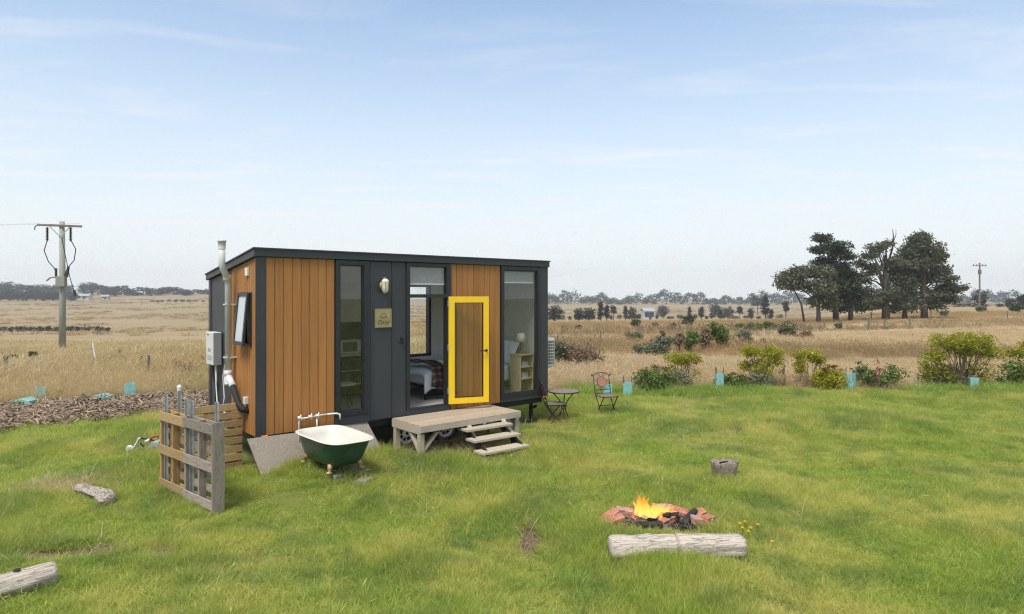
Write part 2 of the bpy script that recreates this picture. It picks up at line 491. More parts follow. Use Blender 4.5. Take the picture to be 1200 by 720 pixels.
def build_ground():
    az = np.concatenate([np.linspace(-180, -64, 40)[:-1], np.linspace(-64, 64, 330), np.linspace(64, 180, 40)[1:-1]])
    rad = np.concatenate([[.01, 1, 2, 3], np.geomspace(3.6, 30, 210), np.geomspace(30.6, 1300, 130)])
    A, Rr = np.meshgrid(np.radians(az), rad)
    x = Rr*np.sin(A); y = Rr*np.cos(A)
    z = gz(x, y)
    lawn, dry, mulch, bare = zones(x, y)
    z = z + .012*noise_fine(x, y)*(Rr < 40) + .03*mulch - .05*bare*(np.hypot(x - FIRE.x, y - FIRE.y) < 1)
    # the mound of dug soil in the lawn
    z = z + .05*np.exp(-(((x - .21)/.14)**2 + ((y - 7.5)/.5)**2))
    n_a = len(az); n_r = len(rad)
    V = np.stack([x, y, z], -1).reshape(-1, 3)
    idx = np.arange(n_r*n_a).reshape(n_r, n_a)
    i2 = np.roll(idx, -1, axis=1)
    F = np.stack([idx[:-1], i2[:-1], i2[1:], idx[1:]], -1).reshape(-1, 4)[:, ::-1]
    k = N('ground of lawn, soil and dry paddock')
    a = k.n('Attribute', attribute_name='zone'); s = k.n('SeparateColor'); k.l(a.outputs['Color'], s.inputs[0])
    geo = k.n('NewGeometry'); pos = geo.outputs['Position']
    n1 = k.noise(pos, 1.3, 6, .65); n2 = k.noise(pos, 14, 5, .7); n3 = k.noise(pos, .035, 5, .6); n4 = k.noise(pos, .3, 5, .65)
    soil = k.ramp(n2, [(.3, (.055, .04, .026)), (.7, (.16, .12, .08))])
    lawnc = k.mix(.35, k.ramp(n1, [(.3, (.11, .16, .025)), (.7, (.22, .24, .05))]), soil)
    dryc = k.ramp(n4, [(.25, (.27, .20, .10)), (.75, (.44, .34, .19))])
    dryc = k.mix(k.ramp(n3, [(.42, (0, 0, 0)), (.62, (.8, .8, .8))]), dryc, (.36, .275, .165))
    mpz = k.n('Mapping'); mpz.inputs['Scale'].default_value = (.25, 1, 1); k.l(pos, mpz.inputs['Vector'])
    streak = k.noise(mpz.outputs[0], .06, 6, .7)
    sy = k.n('SeparateXYZ'); k.l(pos, sy.inputs[0])
    graz = k.mix(n4, (.235, .175, .092), (.375, .285, .165))
    graz = k.mix(k.ramp(k.noise(pos, .012, 6, .7, .8), [(.42, (0, 0, 0)), (.6, (.8, .8, .8))]), graz, (.265, .21, .125))
    far_ = k.math('MULTIPLY', k.math('SUBTRACT', k.math('ADD', sy.outputs['Y'], k.math('MULTIPLY', n3, 60)), 112), .05, True)
    dryc = k.mix(far_, dryc, graz)
    dryc = k.mix(k.ramp(streak, [(.46, (0, 0, 0)), (.64, (.7, .7, .7))]), dryc, (.235, .175, .10))
    barec = k.ramp(n2, [(.3, (.05, .033, .023)), (.7, (.22, .15, .10))])
    mulchc = k.ramp(n2, [(.3, (.06, .042, .03)), (.7, (.19, .145, .11))])
    c = k.mix(s.outputs['Red'], dryc, lawnc)
    c = k.mix(s.outputs['Green'], c, mulchc)
    c = k.mix(s.outputs['Blue'], c, barec)
    k.princ(c, .95, 0, k.bump(k.math('ADD', n2, n1), .5, .05), .1)
    o = np_mesh('ground', V, [F], k.m)
    ca = o.data.color_attributes.new('zone', 'FLOAT_COLOR', 'POINT')
    ca.data.foreach_set('color', np.stack([lawn, mulch, bare, np.ones_like(lawn)], -1).reshape(-1).astype(np.float32))
    o.data.polygons.foreach_set('use_smooth', [True]*len(o.data.polygons))
    tag(o, kind='structure')
    return o
build_ground()
# ------------------------------------------------------------------ grass as instanced clumps (stuff)
def blade_proto(name, m, n, rad, h0, h1, w, lean, seed, head=0.0, flop=.35):
    g = np.random.default_rng(seed)
    a = g.uniform(0, 2*PI, n); rr = rad*np.sqrt(g.uniform(0, 1, n))
    bx = rr*np.cos(a); by = rr*np.sin(a)
    h = g.uniform(h0, h1, n)
    la = g.uniform(0, 2*PI, n); le = np.abs(g.normal(0, lean, n)) + .08
    fl = g.uniform(0, flop, n)
    tw = g.uniform(0, PI, n); wd = w*g.uniform(.6, 1.3, n)
    ts = [0, .4, .75, 1.0]; ws = [1, .85, .55, 0]
    V = []
    for t, ww in zip(ts, ws):
        out = h*(le*t + fl*t*t)
        zz = h*(t - .35*(le + fl)*t*t)
        cx = bx + out*np.cos(la); cy = by + out*np.sin(la)
        dx = np.cos(tw)*wd*ww/2; dy = np.sin(tw)*wd*ww/2
        if ww > 0:
            V += [np.stack([cx - dx, cy - dy, zz], -1), np.stack([cx + dx, cy + dy, zz], -1)]
        else:
            V += [np.stack([cx, cy, zz], -1)]
    V = np.stack(V, 1)            # n x 7 x 3
    b = np.arange(n)[:, None]*7
    Q = np.concatenate([b + np.array([[0, 1, 3, 2]]), b + np.array([[2, 3, 5, 4]])])
    T = b + np.array([[4, 5, 6]])
    tint = np.repeat(g.uniform(0, 1, n), 7)
    Vf = V.reshape(-1, 3)
    polys = [Q, T]
    if head > 0:                  # seed heads: small diamonds along the top of some stems
        pick = np.where(g.uniform(0, 1, n) < head)[0]
        top = V[pick, 6]; low = V[pick, 4]*.6 + V[pick, 6]*.4
        hv = []
        for j in range(len(pick)):
            c = (top[j] + low[j])/2; ax = (top[j] - low[j]); s = np.array([np.cos(tw[j]), np.sin(tw[j]), 0])*w*1.6
            hv += [c - ax*.9, c - s, c + ax*.9, c + s]
        base = len(Vf)
        Vf = np.concatenate([Vf, np.array(hv).reshape(-1, 3)])
        polys.append(base + np.arange(len(pick))[:, None]*4 + np.array([[0, 1, 2, 3]]))
        tint = np.concatenate([tint, np.repeat(g.uniform(.3, .8, len(pick)), 4)])
    return np_mesh(name, Vf, polys, m, tint, link=False)

def proto_collection(name, objs):
    c = bpy.data.collections.new(name)
    for o in objs: c.objects.link(o)
    return c

def scatter(name, coll, n_proto, P, scl, label_kind='stuff', tilt=.12):
    """one stuff object: points carrying idx / rot / scl, clumps set on them"""
    n = len(P)
    me = bpy.data.meshes.new(name)
    me.vertices.add(n); me.vertices.foreach_set('co', np.asarray(P, np.float32).ravel())
    g = np.random.default_rng(n)
    a = me.attributes.new('idx', 'INT', 'POINT'); a.data.foreach_set('value', g.integers(0, n_proto, n).astype(np.int32))
    rot = np.stack([g.normal(0, tilt, n), g.normal(0, tilt, n), g.uniform(0, 2*PI, n)], -1)
    a = me.attributes.new('rot', 'FLOAT_VECTOR', 'POINT'); a.data.foreach_set('vector', rot.astype(np.float32).ravel())
    scl = np.asarray(scl, float)
    if scl.ndim == 1: scl = np.stack([scl, scl, scl], -1)
    a = me.attributes.new('scl', 'FLOAT_VECTOR', 'POINT'); a.data.foreach_set('vector', scl.astype(np.float32).ravel())
    o = bpy.data.objects.new(name, me); COL.objects.link(o)
    t = bpy.data.node_groups.new(name + ' clumps', 'GeometryNodeTree')
    t.interface.new_socket('Geometry', in_out='INPUT', socket_type='NodeSocketGeometry')
    t.interface.new_socket('Geometry', in_out='OUTPUT', socket_type='NodeSocketGeometry')
    gi = t.nodes.new('NodeGroupInput'); go = t.nodes.new('NodeGroupOutput')
    ip = t.nodes.new('GeometryNodeInstanceOnPoints'); ci = t.nodes.new('GeometryNodeCollectionInfo')
    ci.inputs['Collection'].default_value = coll; ci.inputs['Separate Children'].default_value = True; ci.inputs['Reset Children'].default_value = True
    def attr(nm, ty):
        x = t.nodes.new('GeometryNodeInputNamedAttribute'); x.data_type = ty; x.inputs['Name'].default_value = nm; return x.outputs['Attribute']
    t.links.new(gi.outputs[0], ip.inputs['Points']); t.links.new(ci.outputs[0], ip.inputs['Instance'])
    ip.inputs['Pick Instance'].default_value = True
    t.links.new(attr('idx', 'INT'), ip.inputs['Instance Index'])
    e = t.nodes.new('FunctionNodeEulerToRotation'); t.links.new(attr('rot', 'FLOAT_VECTOR'), e.inputs[0])
    t.links.new(e.outputs[0], ip.inputs['Rotation'])
    t.links.new(attr('scl', 'FLOAT_VECTOR'), ip.inputs['Scale'])
    t.links.new(ip.outputs[0], go.inputs[0])
    md = o.modifiers.new('clumps', 'NODES'); md.node_group = t
    tag(o, kind=label_kind)
    return o

def wedge(n, d0, d1, kmax=.95):
    """n points evenly spread over the ground between two distances"""
    y = np.sqrt(rng.uniform(d0*d0, d1*d1, n)); x = rng.uniform(-kmax, kmax, n)*y
    return x, y

def blocked(x, y):
    """footprints that nothing grows through"""
    X, Y = inv_H(x, y)
    b = np.zeros(len(x), bool)
    for x0, x1, y0, y1 in ((-.02, 6.25, .05, 2.4), (.60, 1.2, -1.2, -.3), (2.35, 4.4, -.72, .2)):
        b |= (X > x0) & (X < x1) & (Y > y0) & (Y < y1)
    b |= ((x - 1.82)/.60)**2 + ((y - 8.02)/.30)**2 < 1
    for a, c, r in LOG_LINES:
        ax, ay = a; dx, dy = c[0]-ax, c[1]-ay
        t = np.clip(((x-ax)*dx + (y-ay)*dy)/(dx*dx+dy*dy), 0, 1)
        b |= np.hypot(x - ax - t*dx, y - ay - t*dy) < r
    return b

LOG_A = (Vector((1.03, 6.86, 0)), Vector((2.46, 6.98, 0)))
LOG_B = (Vector((-4.42, 6.32, 0)), Vector((-5.42, 5.30, 0)))
DRIFT = (Vector((-6.15, 9.25, 0)), Vector((-5.42, 8.75, 0)))
STUMP = Vector((3.24, 9.95, 0))
LOG_LINES = [((LOG_A[0].x, LOG_A[0].y), (LOG_A[1].x, LOG_A[1].y), .10), ((LOG_B[0].x, LOG_B[0].y), (LOG_B[1].x, LOG_B[1].y), .09),
             ((DRIFT[0].x, DRIFT[0].y), (DRIFT[1].x, DRIFT[1].y), .09), ((STUMP.x, STUMP.y), (STUMP.x+.01, STUMP.y), .17)]

lawn_protos = proto_collection('lawn clumps', [blade_proto('clump', M['lawn'], 85, .13, .05, .145, .0045, .42, 100+i, flop=.65) for i in range(7)])
lush_protos = proto_collection('lush clumps', [blade_proto('tussock', M['lush'], 110, .13, .11, .26, .0052, .42, 140+i, flop=.75) for i in range(4)])
dry_protos = proto_collection('dry clumps', [blade_proto('tuft', M['drygrass'], 110, .30, .25, .72, .0045, .26, 160+i, head=.35, flop=.55) for i in range(6)])
pale_protos = proto_collection('pale clumps', [blade_proto('tuft', M['palegrass'], 110, .30, .20, .50, .0045, .34, 180+i, head=.25, flop=.75) for i in range(5)])
russet_protos = proto_collection('russet clumps', [blade_proto('tuft', M['russetgrass'], 90, .45, .20, .52, .008, .30, 200+i, head=.3, flop=.6) for i in range(5)])
straw_protos = proto_collection('straw wisps', [blade_proto('wisp', M['palegrass'], 14, .14, .10, .30, .004, .7, 220+i, flop=.9) for i in range(4)])

# the lawn
px_, py_ = [], []
for n, d0, d1 in ((9500, 4.6, 8.5), (11500, 8.5, 13), (9500, 13, 19.2)):
    x, y = wedge(n, d0, d1); px_.append(x); py_.append(y)
x = np.concatenate(px_); y = np.concatenate(py_)
lawn, dry, mulch, bare = zones(x, y)
keep = (rng.uniform(0, 1, len(x)) < lawn*(1 - .9*bare)) & ~blocked(x, y)
X, Y = inv_H(x, y)
shade = (X > 2.0) & (X < 4.7) & (Y > -1.0) & (Y < .3)
keep &= ~(shade & (rng.uniform(0, 1, len(x)) < .6))
x, y = x[keep], y[keep]
h = .88 + .26*noise_mid(x, y) + .36*noise_fine(x*.75, y*.75)
h = np.clip(h, .62, 1.8)*(1 - .12*np.exp(-((x + 3)**2/16 + (y - 9)**2/3)))
lat = .8 + .35*np.minimum(np.hypot(x, y)/10, 1.4)
scatter('lawn_grass', lawn_protos, 7, np.stack([x, y, gz(x, y) - .01], -1), np.stack([lat, lat, h*(.85 + .2*lat)], -1))

# longer tussocks scattered in the lawn and along its far edge
x, y = wedge(5200, 4.6, 17.5)
f = noise_mid(x*.8 + 40, y*.8) + .5*noise_fine(x*.5, y*.5)
lawn, dry, mulch, bare = zones(x, y)
k1 = (f > .55) & (rng.uniform(0, 1, len(x)) < .6) & (lawn > .6) & (bare < .2) & ~blocked(x, y)
xs, ys = [x[k1]], [y[k1]]; ss = [rng.uniform(.42, .95, k1.sum())]
x = rng.uniform(1.5, 17.5, 1500); y = 18.35 + .02*x + rng.normal(0, .6, len(x)) + .15*noise_mid(x*1.5, x*0)
dens = rng.uniform(0, 1, len(x)) < np.clip(.30 + .15*(x > 4.5) + .15*(x > 9) + .4*noise_mid(x*1.4, y*1.4), 0, 1)
xs.append(x[dens]); ys.append(y[dens]); ss.append(rng.uniform(.6, 1.75, dens.sum()))
for a, c, r in LOG_LINES[:3]:     # grass licking up round the logs
    for q in range(34):
        t = rng.uniform(-.08, 1.08); s = rng.choice([-1, 1], p=[.75, .25])
        dx, dy = c[0]-a[0], c[1]-a[1]; L = math.hypot(dx, dy)
        nx, ny = dy/L, -dx/L
        if ny > 0: nx, ny = -nx, -ny
        xs.append(np.array([a[0]+dx*t + nx*s*rng.uniform(.13, .26)])); ys.append(np.array([a[1]+dy*t + ny*s*rng.uniform(.13, .26)])); ss.append(np.array([rng.uniform(.3, .62)]))
x = np.concatenate(xs); y = np.concatenate(ys); s = np.concatenate(ss)
scatter('lush_grass', lush_protos, 4, np.stack([x, y, gz(x, y) - .01], -1), s)

# longer single stems standing over the lawn
stem_protos = proto_collection('stems', [blade_proto('stems', M['lawn'], 16, .16, .14, .30, .0042, .45, 235+i, head=.25, flop=.8) for i in range(4)])
x, y = wedge(6500, 4.6, 15)
lawn, dry, mulch, bare = zones(x, y)
k1 = (lawn > .7) & (noise_mid(x*.7 + 60, y*.7) > -.3) & (bare < .3) & ~blocked(x, y)
x, y = x[k1], y[k1]
scatter('long_grass', stem_protos, 4, np.stack([x, y, gz(x, y) - .01], -1), rng.uniform(.6, 1.2, len(x)))

# straw wisps in the lawn, under the deck and on the bare soil
x, y = wedge(3200, 4.6, 17)
lawn, dry, mulch, bare = zones(x, y)
k1 = (lawn > .5) & ((noise_mid(x*1.3 + 9, y*1.3) > .6) | (bare > .35)) & ~blocked(x, y)
xs, ys = [x[k1]], [y[k1]]
U = rng.uniform(0, 1, (170, 2))
for u in U:
    p = H(2.3 + 2.4*u[0], -1.35 + 1.5*u[1]); xs.append(np.array([p.x])); ys.append(np.array([p.y]))
for u in rng.normal(0, 1, (110, 2)):
    xs.append(np.array([-6.45 + .34*u[0]])); ys.append(np.array([9.45 + .20*u[1]]))
x = np.concatenate(xs); y = np.concatenate(ys)
scatter('straw', straw_protos, 4, np.stack([x, y, gz(x, y)], -1), rng.uniform(.5, 1.25, len(x)))

# the paddocks beyond
def dry_layer(name, coll, npro, n, d0, d1, s0, s1, cond, kmax=.95, z=-.02):
    x, y = wedge(n, d0, d1, kmax)
    lawn, dry, mulch, bare = zones(x, y)
    k1 = (dry > .55) & cond(x, y) & ~blocked(x, y)
    x, y = x[k1], y[k1]
    s = rng.uniform(s0, s1, len(x))*(1 + .22*noise_mid(x*.4, y*.4).clip(-1.5, 1.5))
    d = np.hypot(x, y)
    return scatter(name, coll, npro, np.stack([x, y, gz(x, y) + z], -1), np.stack([s*(1 + d/90), s*(1 + d/90), s], -1))
kk = lambda x, y: x/y
hz = lambda x, y: noise_mid(x*.35, y*.35)
dry_layer('tall_dry_grass', dry_protos, 6, 9000, 15.5, 30, .75, 1.15, lambda x, y: kk(x, y) < -.08)
dry_layer('tall_dry_grass', dry_protos, 6, 9500, 30, 60, .8, 1.2, lambda x, y: kk(x, y) < -.05)
dry_layer('pale_dry_grass', pale_protos, 5, 9000, 18.6, 27, .7, 1.1, lambda x, y: kk(x, y) > -.10)
dry_layer('pale_dry_grass', pale_protos, 5, 7500, 27, 52, .65, 1.1, lambda x, y: (kk(x, y) > .0) & (hz(x, y) + 3*(kk(x, y) - .38) > -.35))
dry_layer('russet_dry_grass', russet_protos, 5, 9000, 26, 58, .6, 1.15, lambda x, y: (kk(x, y) > -.1) & (hz(x, y) + 3*(kk(x, y) - .38) < .25))
dry_layer('russet_dry_grass', russet_protos, 5, 6500, 58, 100, .5, .85, lambda x, y: kk(x, y) > -.15)
dry_layer('far_dry_grass', dry_protos, 6, 2600, 60, 76, .5, .8, lambda x, y: kk(x, y) < -.1)

# dead weeds and low scrub through the right paddock, past counting
weed_protos = proto_collection('weeds', [blade_proto('weed', M['weedbrown'], 26, .16, .35, .85, .012, .22, 240+i, head=.9, flop=.2) for i in range(3)] + [blade_proto('weed', M['greygreen'], 60, .22, .18, .45, .02, .5, 250+i, flop=.5) for i in range(3)])
x, y = wedge(5200, 21, 62)
f = noise_mid(x*.3 + 3, y*.3) + .5*noise_mid(x*.9, y*.9)
k1 = (x/y > -.08) & (f - 3.2*np.maximum(x/y - .30, 0) > .55) & (rng.uniform(0, 1, len(x)) < .42)
x, y = x[k1], y[k1]
scatter('paddock_weeds', weed_protos, 6, np.stack([x, y, gz(x, y)], -1), rng.uniform(.7, 1.5, len(x)))
x, y = wedge(1500, 18, 45)
k1 = (x/y < -.1) & (noise_mid(x*.5, y*.5) > .7) & (zones(x, y)[1] > .6)
x, y = x[k1], y[k1]
scatter('paddock_weeds', weed_protos, 6, np.stack([x, y, gz(x, y)], -1), rng.uniform(.5, 1.0, len(x)))

# low broad leaved weeds through the lawn
rosettes = proto_collection('rosettes', [blade_proto('rosette', M['lush'], 13, .05, .05, .11, .020, 1.0, 270+i, flop=.9) for i in range(3)])
x, y = wedge(1500, 4.6, 16)
k1 = (zones(x, y)[0] > .8) & (noise_mid(x*1.1 + 20, y*1.1) > .2) & ~blocked(x, y)
x, y = x[k1], y[k1]
scatter('lawn_weeds', rosettes, 3, np.stack([x, y, gz(x, y) + .015], -1), rng.uniform(.5, 1.1, len(x)))
# clods in the dug soil
x = rng.normal(.21, .07, 22); y = rng.uniform(7.0, 8.05, 22)
scatter('soil_litter', proto_collection('litter', [blade_proto('litter', M['weedbrown'], 16, .08, .03, .10, .012, 1.2, 280+i, flop=.9) for i in range(2)]), 2, np.stack([x, y, gz(x, y) + .05*np.exp(-(((x - .21)/.14)**2 + ((y - 7.5)/.5)**2))], -1), rng.uniform(.4, .8, 22))
# rough tussocks that roughen the grazed slopes far out
x, y = wedge(15000, 95, 520)
fq = noise_big(x*2.2, y*2.2) + .7*noise_big(x*6, y*2)
k1 = (fq > .25) & (((x/y < -.12)) | (y > 300))
x, y = x[k1], y[k1]
s_q = rng.uniform(.9, 2.0, len(x))
scatter('pasture_tussocks', proto_collection('tussocks', [blade_proto('tussock', M['russetgrass'], 60, .5, .2, .5, .03, .5, 290+i, flop=.6) for i in range(3)] + [blade_proto('tussock', M['weedbrown'], 40, .5, .2, .5, .03, .5, 295, flop=.6)]), 4, np.stack([x, y, gz(x, y)], -1), np.stack([s_q*1.6, s_q*1.6, s_q*.8], -1))

# bark mulch
def chip_proto(seed):
    g = np.random.default_rng(seed); n = 26
    V = []; Q = []; ti = []
    for i in range(n):
        l, w, h = g.uniform(.05, .22), g.uniform(.010, .030), g.uniform(.005, .012)
        Mx = Matrix.Translation((g.normal(0, .12), g.normal(0, .12), g.uniform(0, .035))) @ Matrix.Rotation(g.uniform(0, 6.28), 4, 'Z') @ Matrix.Rotation(g.normal(0, .4), 4, 'Y')
        b = len(V)
        for p in ((-l,-w,0),(l,-w,0),(l,w,0),(-l,w,0),(-l,-w,h),(l,-w,h),(l,w,h),(-l,w,h)):
            V.append(tuple(Mx @ Vector((p[0]/2, p[1]/2, p[2]))))
        Q += [(b+4,b+5,b+6,b+7),(b,b+1,b+5,b+4),(b+1,b+2,b+6,b+5),(b+2,b+3,b+7,b+6),(b+3,b,b+4,b+7)]
        ti += [g.uniform(0, 1)]*8
    return np_mesh('chips', V, [np.array(Q)], M['chips'], ti, link=False)
chips = proto_collection('bark chips', [chip_proto(300+i) for i in range(4)])
x = rng.uniform(-19, -3.2, 9000); y = rng.uniform(9, 20, 9000)
lawn, dry, mulch, bare = zones(x, y)
k1 = (rng.uniform(0, 1, 9000) < mulch) & ~blocked(x, y)
x, y = x[k1], y[k1]
scatter('bark_mulch', chips, 4, np.stack([x, y, gz(x, y) + .03 + .012*noise_fine(x, y)], -1), rng.uniform(.7, 1.6, len(x)), tilt=.2)

# ------------------------------------------------------------------ foliage things
def leaf_cloud(centers, per, spread, size, g, flat=.75, up=.0):
    """leaf quads gathered round many small centres"""
    centers = np.asarray(centers, float); n = len(centers)*per
    c = np.repeat(centers, per, 0)
    off = g.normal(0, 1, (n, 3))*spread; off[:, 2] *= flat
    p = c + off
    a = g.normal(0, 1, (n, 3)); a[:, 2] += up; a /= np.linalg.norm(a, axis=1, keepdims=True)
    b = np.cross(a, g.normal(0, 1, (n, 3))); b /= np.linalg.norm(b, axis=1, keepdims=True)
    s = size*g.uniform(.6, 1.35, (n, 1))
    V = np.stack([p - a*s, p + b*s*.42, p + a*s, p - b*s*.42], 1).reshape(-1, 3)
    Q = np.arange(n*4).reshape(n, 4)
    cl = np.repeat(g.uniform(0, 1, len(centers)), per)
    tint = np.repeat(np.clip(.55*cl + .45*g.uniform(0, 1, n), 0, 1), 4)
    return V, Q, tint

def blob_centers(blobs, g):
    """blobs: (centre, radii, count) -> sub-clump centres, mostly near the blob surface"""
    out = []
    for c, r, n in blobs:
        d = g.normal(0, 1, (n, 3)); d /= np.linalg.norm(d, axis=1, keepdims=True)
        q = g.uniform(0, 1, (n, 1))**.45
        out.append(np.asarray(c) + d*q*np.asarray(r))
    return np.concatenate(out)

def foliage(name, m, blobs, per, spread, size, seed, parent=None, flat=.75, up=0.0):
    g = np.random.default_rng(seed)
    ce = blob_centers(blobs, g)
    V, Q, t = leaf_cloud(ce, per, spread, size, g, flat, up)
    return np_mesh(name, V, [Q], m, t, parent), ce

def limbs(mb, base, targets, r0, r1, g, sag=.15, n=6):
    for q in targets:
        b = Vector(base(q)) if callable(base) else Vector(base); q = Vector(q)
        mid = b.lerp(q, .5) + Vector((g.normal(0, .06), g.normal(0, .06), -sag*(q-b).length*.3 + g.normal(0, .03)))*1.0
        mb.tube([b, mid, q], [r0, (r0+r1)/2*.8, r1], n)
# ------------------------------------------------------------------ the tiny house
L, W = 6.21, 2.40
ZB, ZW = .62, 3.39
house = thing('tiny_house', 'charcoal and cedar tiny house on wheels with an open yellow door', 'tiny house', P0, PHI)

def ztop(Y): return ZW - .02 - .133*Y

def frame(mb, x0, x1, z0, z1, w, y0, y1, bottom=None):
    bt = bottom or w
    mb.box(x0, x0+w, y0, y1, z0, z1); mb.box(x1-w, x1, y0, y1, z0, z1)
    mb.box(x0+w, x1-w, y0+.002, y1-.002, z1-w, z1); mb.box(x0+w, x1-w, y0+.002, y1-.002, z0, z0+bt)

def grooved(mb, axis, a, b, n, z0, z1f, face, depth=.012, groove=.011, out=-1):
    """one run of V-jointed boards; axis 'x': face is the Y plane, axis 'y': face is the X plane"""
    w = (b-a)/n; prof = []
    for i in range(n):
        s, e = a + i*w, a + (i+1)*w
        prof += [(s, depth), (s+groove*.45, depth), (s+groove*.75, 0), (e-groove*.75, 0), (e-groove*.45, depth)]
    prof.append((b, depth))
    vs = []
    for u, dp in prof:
        f = face - out*dp
        for z in (z0(u) if callable(z0) else z0, z1f(u) if callable(z1f) else z1f):
            vs.append((u, f, z) if axis == 'x' else (f, u, z))
    m = len(prof)
    mb.add(vs, [(2*i, 2*i+2, 2*i+3, 2*i+1) for i in range(m-1)])

# trailer
c = MB(); c.box(.05, L-.05, .10, .20, .46, .60); c.box(.05, L-.05, W-.2, W-.1, .46, .60)
for xx in (.05, 1.2, 2.1, 3.05, 4.2, 5.2, L-.15): c.box(xx, xx+.10, .20, W-.2, .47, .59)
c.box(2.1, 4.1, .30, .38, .36, .46)
c.build('chassis', M['chassis'], house, .004)
def wheel(X, Y, face):
    Mx = Matrix.Rotation(R(90*face), 4, 'X')
    t = MB().lathe([(.185,-.085),(.20,-.10),(.27,-.105),(.297,-.085),(.305,-.04),(.305,.04),(.297,.085),(.27,.105),(.20,.10),(.185,.085),(.185,-.085)], (X, Y, .245), 40, Mx)
    tyre = t.build('wheel', M['black_rubber'], house, smooth=True)
    r = MB()
    r.lathe([(.196,.098),(.19,.085),(.178,.06),(.165,.055)], (X, Y, .245), 40, Mx)
    r.lathe([(.062,.075),(.055,.085),(.035,.09),(.0,.09)], (X, Y, .245), 24, Mx)
    # spoke disc with eight openings
    vs, fs = [], []
    n = 8
    for i in range(n):
        a0 = 2*PI*i/n
        for da, rr in ((0, .06), (.17, .06), (.17, .168), (0, .168), (.17, .06), (.785, .06), (.785, .085), (.17, .085), (.17, .145), (.785, .145), (.785, .168), (.17, .168)):
            q = Mx @ Vector((rr*math.cos(a0+da), rr*math.sin(a0+da), .068 if rr < .15 else .062)); vs.append(q + Vector((X, Y, .245)))
        b = i*12
        fs += [(b, b+1, b+2, b+3), (b+4, b+5, b+6, b+7), (b+8, b+9, b+10, b+11)]
    r.add(vs, fs)
    r.build('rim', M['rim_white'], tyre)
    d = MB().lathe([(0, .02), (.19, .02)], (X, Y, .245), 24, Mx); d.build('brake_drum', M['chassis'], tyre)
    h = MB().lathe([(.0, .115), (.022, .113), (.027, .09), (.03, .06)], (X, Y, .245), 16, Mx); h.build('hub_cap', M['black_metal'], tyre, smooth=True)
for X in (2.77, 3.64):
    wheel(X, .22, 1); wheel(X, W-.22, -1)
g = MB(); g.box(2.34, 4.0, .12, .36, .585, .60); g.box(2.34, 4.0, .08, .095, .53, .575); g.build('mudguard', M['chassis'], house)
for X, s in ((L-.18, 1), (.18, 1), (L-.18, -1)):
    j = MB(); Yj = .32 if s > 0 else W-.32
    j.beam((X, Yj, .50), (X, Yj, .12), .06, .06); j.beam((X, Yj, .20), (X, Yj, .05), .045, .045); j.box(X-.08, X+.08, Yj-.08, Yj+.08, .03, .05)
    j.beam((X+.02, Yj, .34), (X+.14, Yj, .36), .03, .03); j.tube([(X+.12, Yj-.05, .36), (X+.12, Yj+.04, .30)], .02, 8)
    j.build('jack', M['black_metal'], house)
for X, Yq in ((.07, -.035), (L-.13, -.035)):
    MB().box(X, X+.10, Yq, Yq+.06, .565, .605).build('marker_light', M['amber'], house, .008)

# floor, back wall, end walls, roof
MB().box(.04, L-.04, .06, W-.05, ZB, .695).build('floor', M['floor_inside'], house)
b = MB()
BX0, BX1, BZ0, BZ1 = 3.10, 4.74, 1.40, 3.02  # rear opening, widened on its unseen left side to brighten the room
FILL_X0, FILL_X1 = 5.15, 5.95  # second rear opening, unseen, added to let more daylight inside
b.box(.02, BX0, W-.08, W, ZB, ztop(W)-.01); b.box(BX1, FILL_X0, W-.08, W, ZB, ztop(W)-.01); b.box(FILL_X1, L-.02, W-.08, W, ZB, ztop(W)-.01); b.box(FILL_X0, FILL_X1, W-.08, W, ZB, BZ0); b.box(FILL_X0, FILL_X1, W-.08, W, BZ1, ztop(W)-.01)
b.box(BX0, BX1, W-.08, W, ZB, BZ0); b.box(BX0, BX1, W-.08, W, BZ1, ztop(W)-.01)
b.build('back_wall', M['charcoal'], house)
b = MB()
b.box(.06, BX0-.004, W-.10, W-.083, .70, 3.03); b.box(BX1+.004, FILL_X0-.004, W-.10, W-.083, .70, 3.03); b.box(FILL_X1+.004, L-.1, W-.10, W-.083, .70, 3.03); b.box(FILL_X0-.004, FILL_X1+.004, W-.10, W-.083, .70, BZ0-.004)
b.box(BX0-.004, BX1+.004, W-.10, W-.083, .70, BZ0-.004); 
b.build('wall_lining', M['ply_inside'], house)
fr = MB(); frame(fr, BX0, BX1, BZ0, BZ1, .06, W-.115, W+.01); fr.box(4.68-.62-.03, 4.68-.62+.03, W-.11, W, BZ0+.06, BZ1-.06)
wf = fr.build('window', M['aluminium_dark'], house)
MB().box(BX0+.05, BX1-.05, W-.05, W-.044, BZ0+.05, BZ1-.05).build('pane', M['glass'], wf)
fr = MB(); frame(fr, FILL_X0, FILL_X1, BZ0, BZ1, .06, W-.115, W+.01); wf = fr.build('window', M['aluminium_dark'], house)  # added window, never in view: daylight for the bed and end wall
MB().box(FILL_X0+.05, FILL_X1-.05, W-.05, W-.044, BZ0+.05, BZ1-.05).build('pane', M['glass'], wf)
WY0, WY1, WZ0, WZ1 = .20, .69, 1.98, 2.83           # end window
def end_wall(x0, x1, name, hole=False, m='charcoal'):
    e = MB()
    def seg(y0, y1, zlo, zhi):
        e.prism([(y0, zlo(y0)), (y1, zlo(y1)), (y1, zhi(y1)), (y0, zhi(y0))], 'x', x0, x1)
    lo = lambda y: ZB
    if hole:
        seg(.02, WY0, lo, ztop); seg(WY1, W-.085, lo, ztop)
        seg(WY0, WY1, lo, lambda y: WZ0); seg(WY0, WY1, lambda y: WZ1, ztop)
    else: seg(.02, W-.085, lo, ztop)
    return e.build(name, M[m], house)
end_wall(.03, .09, 'end_wall', True)
end_wall(L-.09, L-.0, 'end_wall')
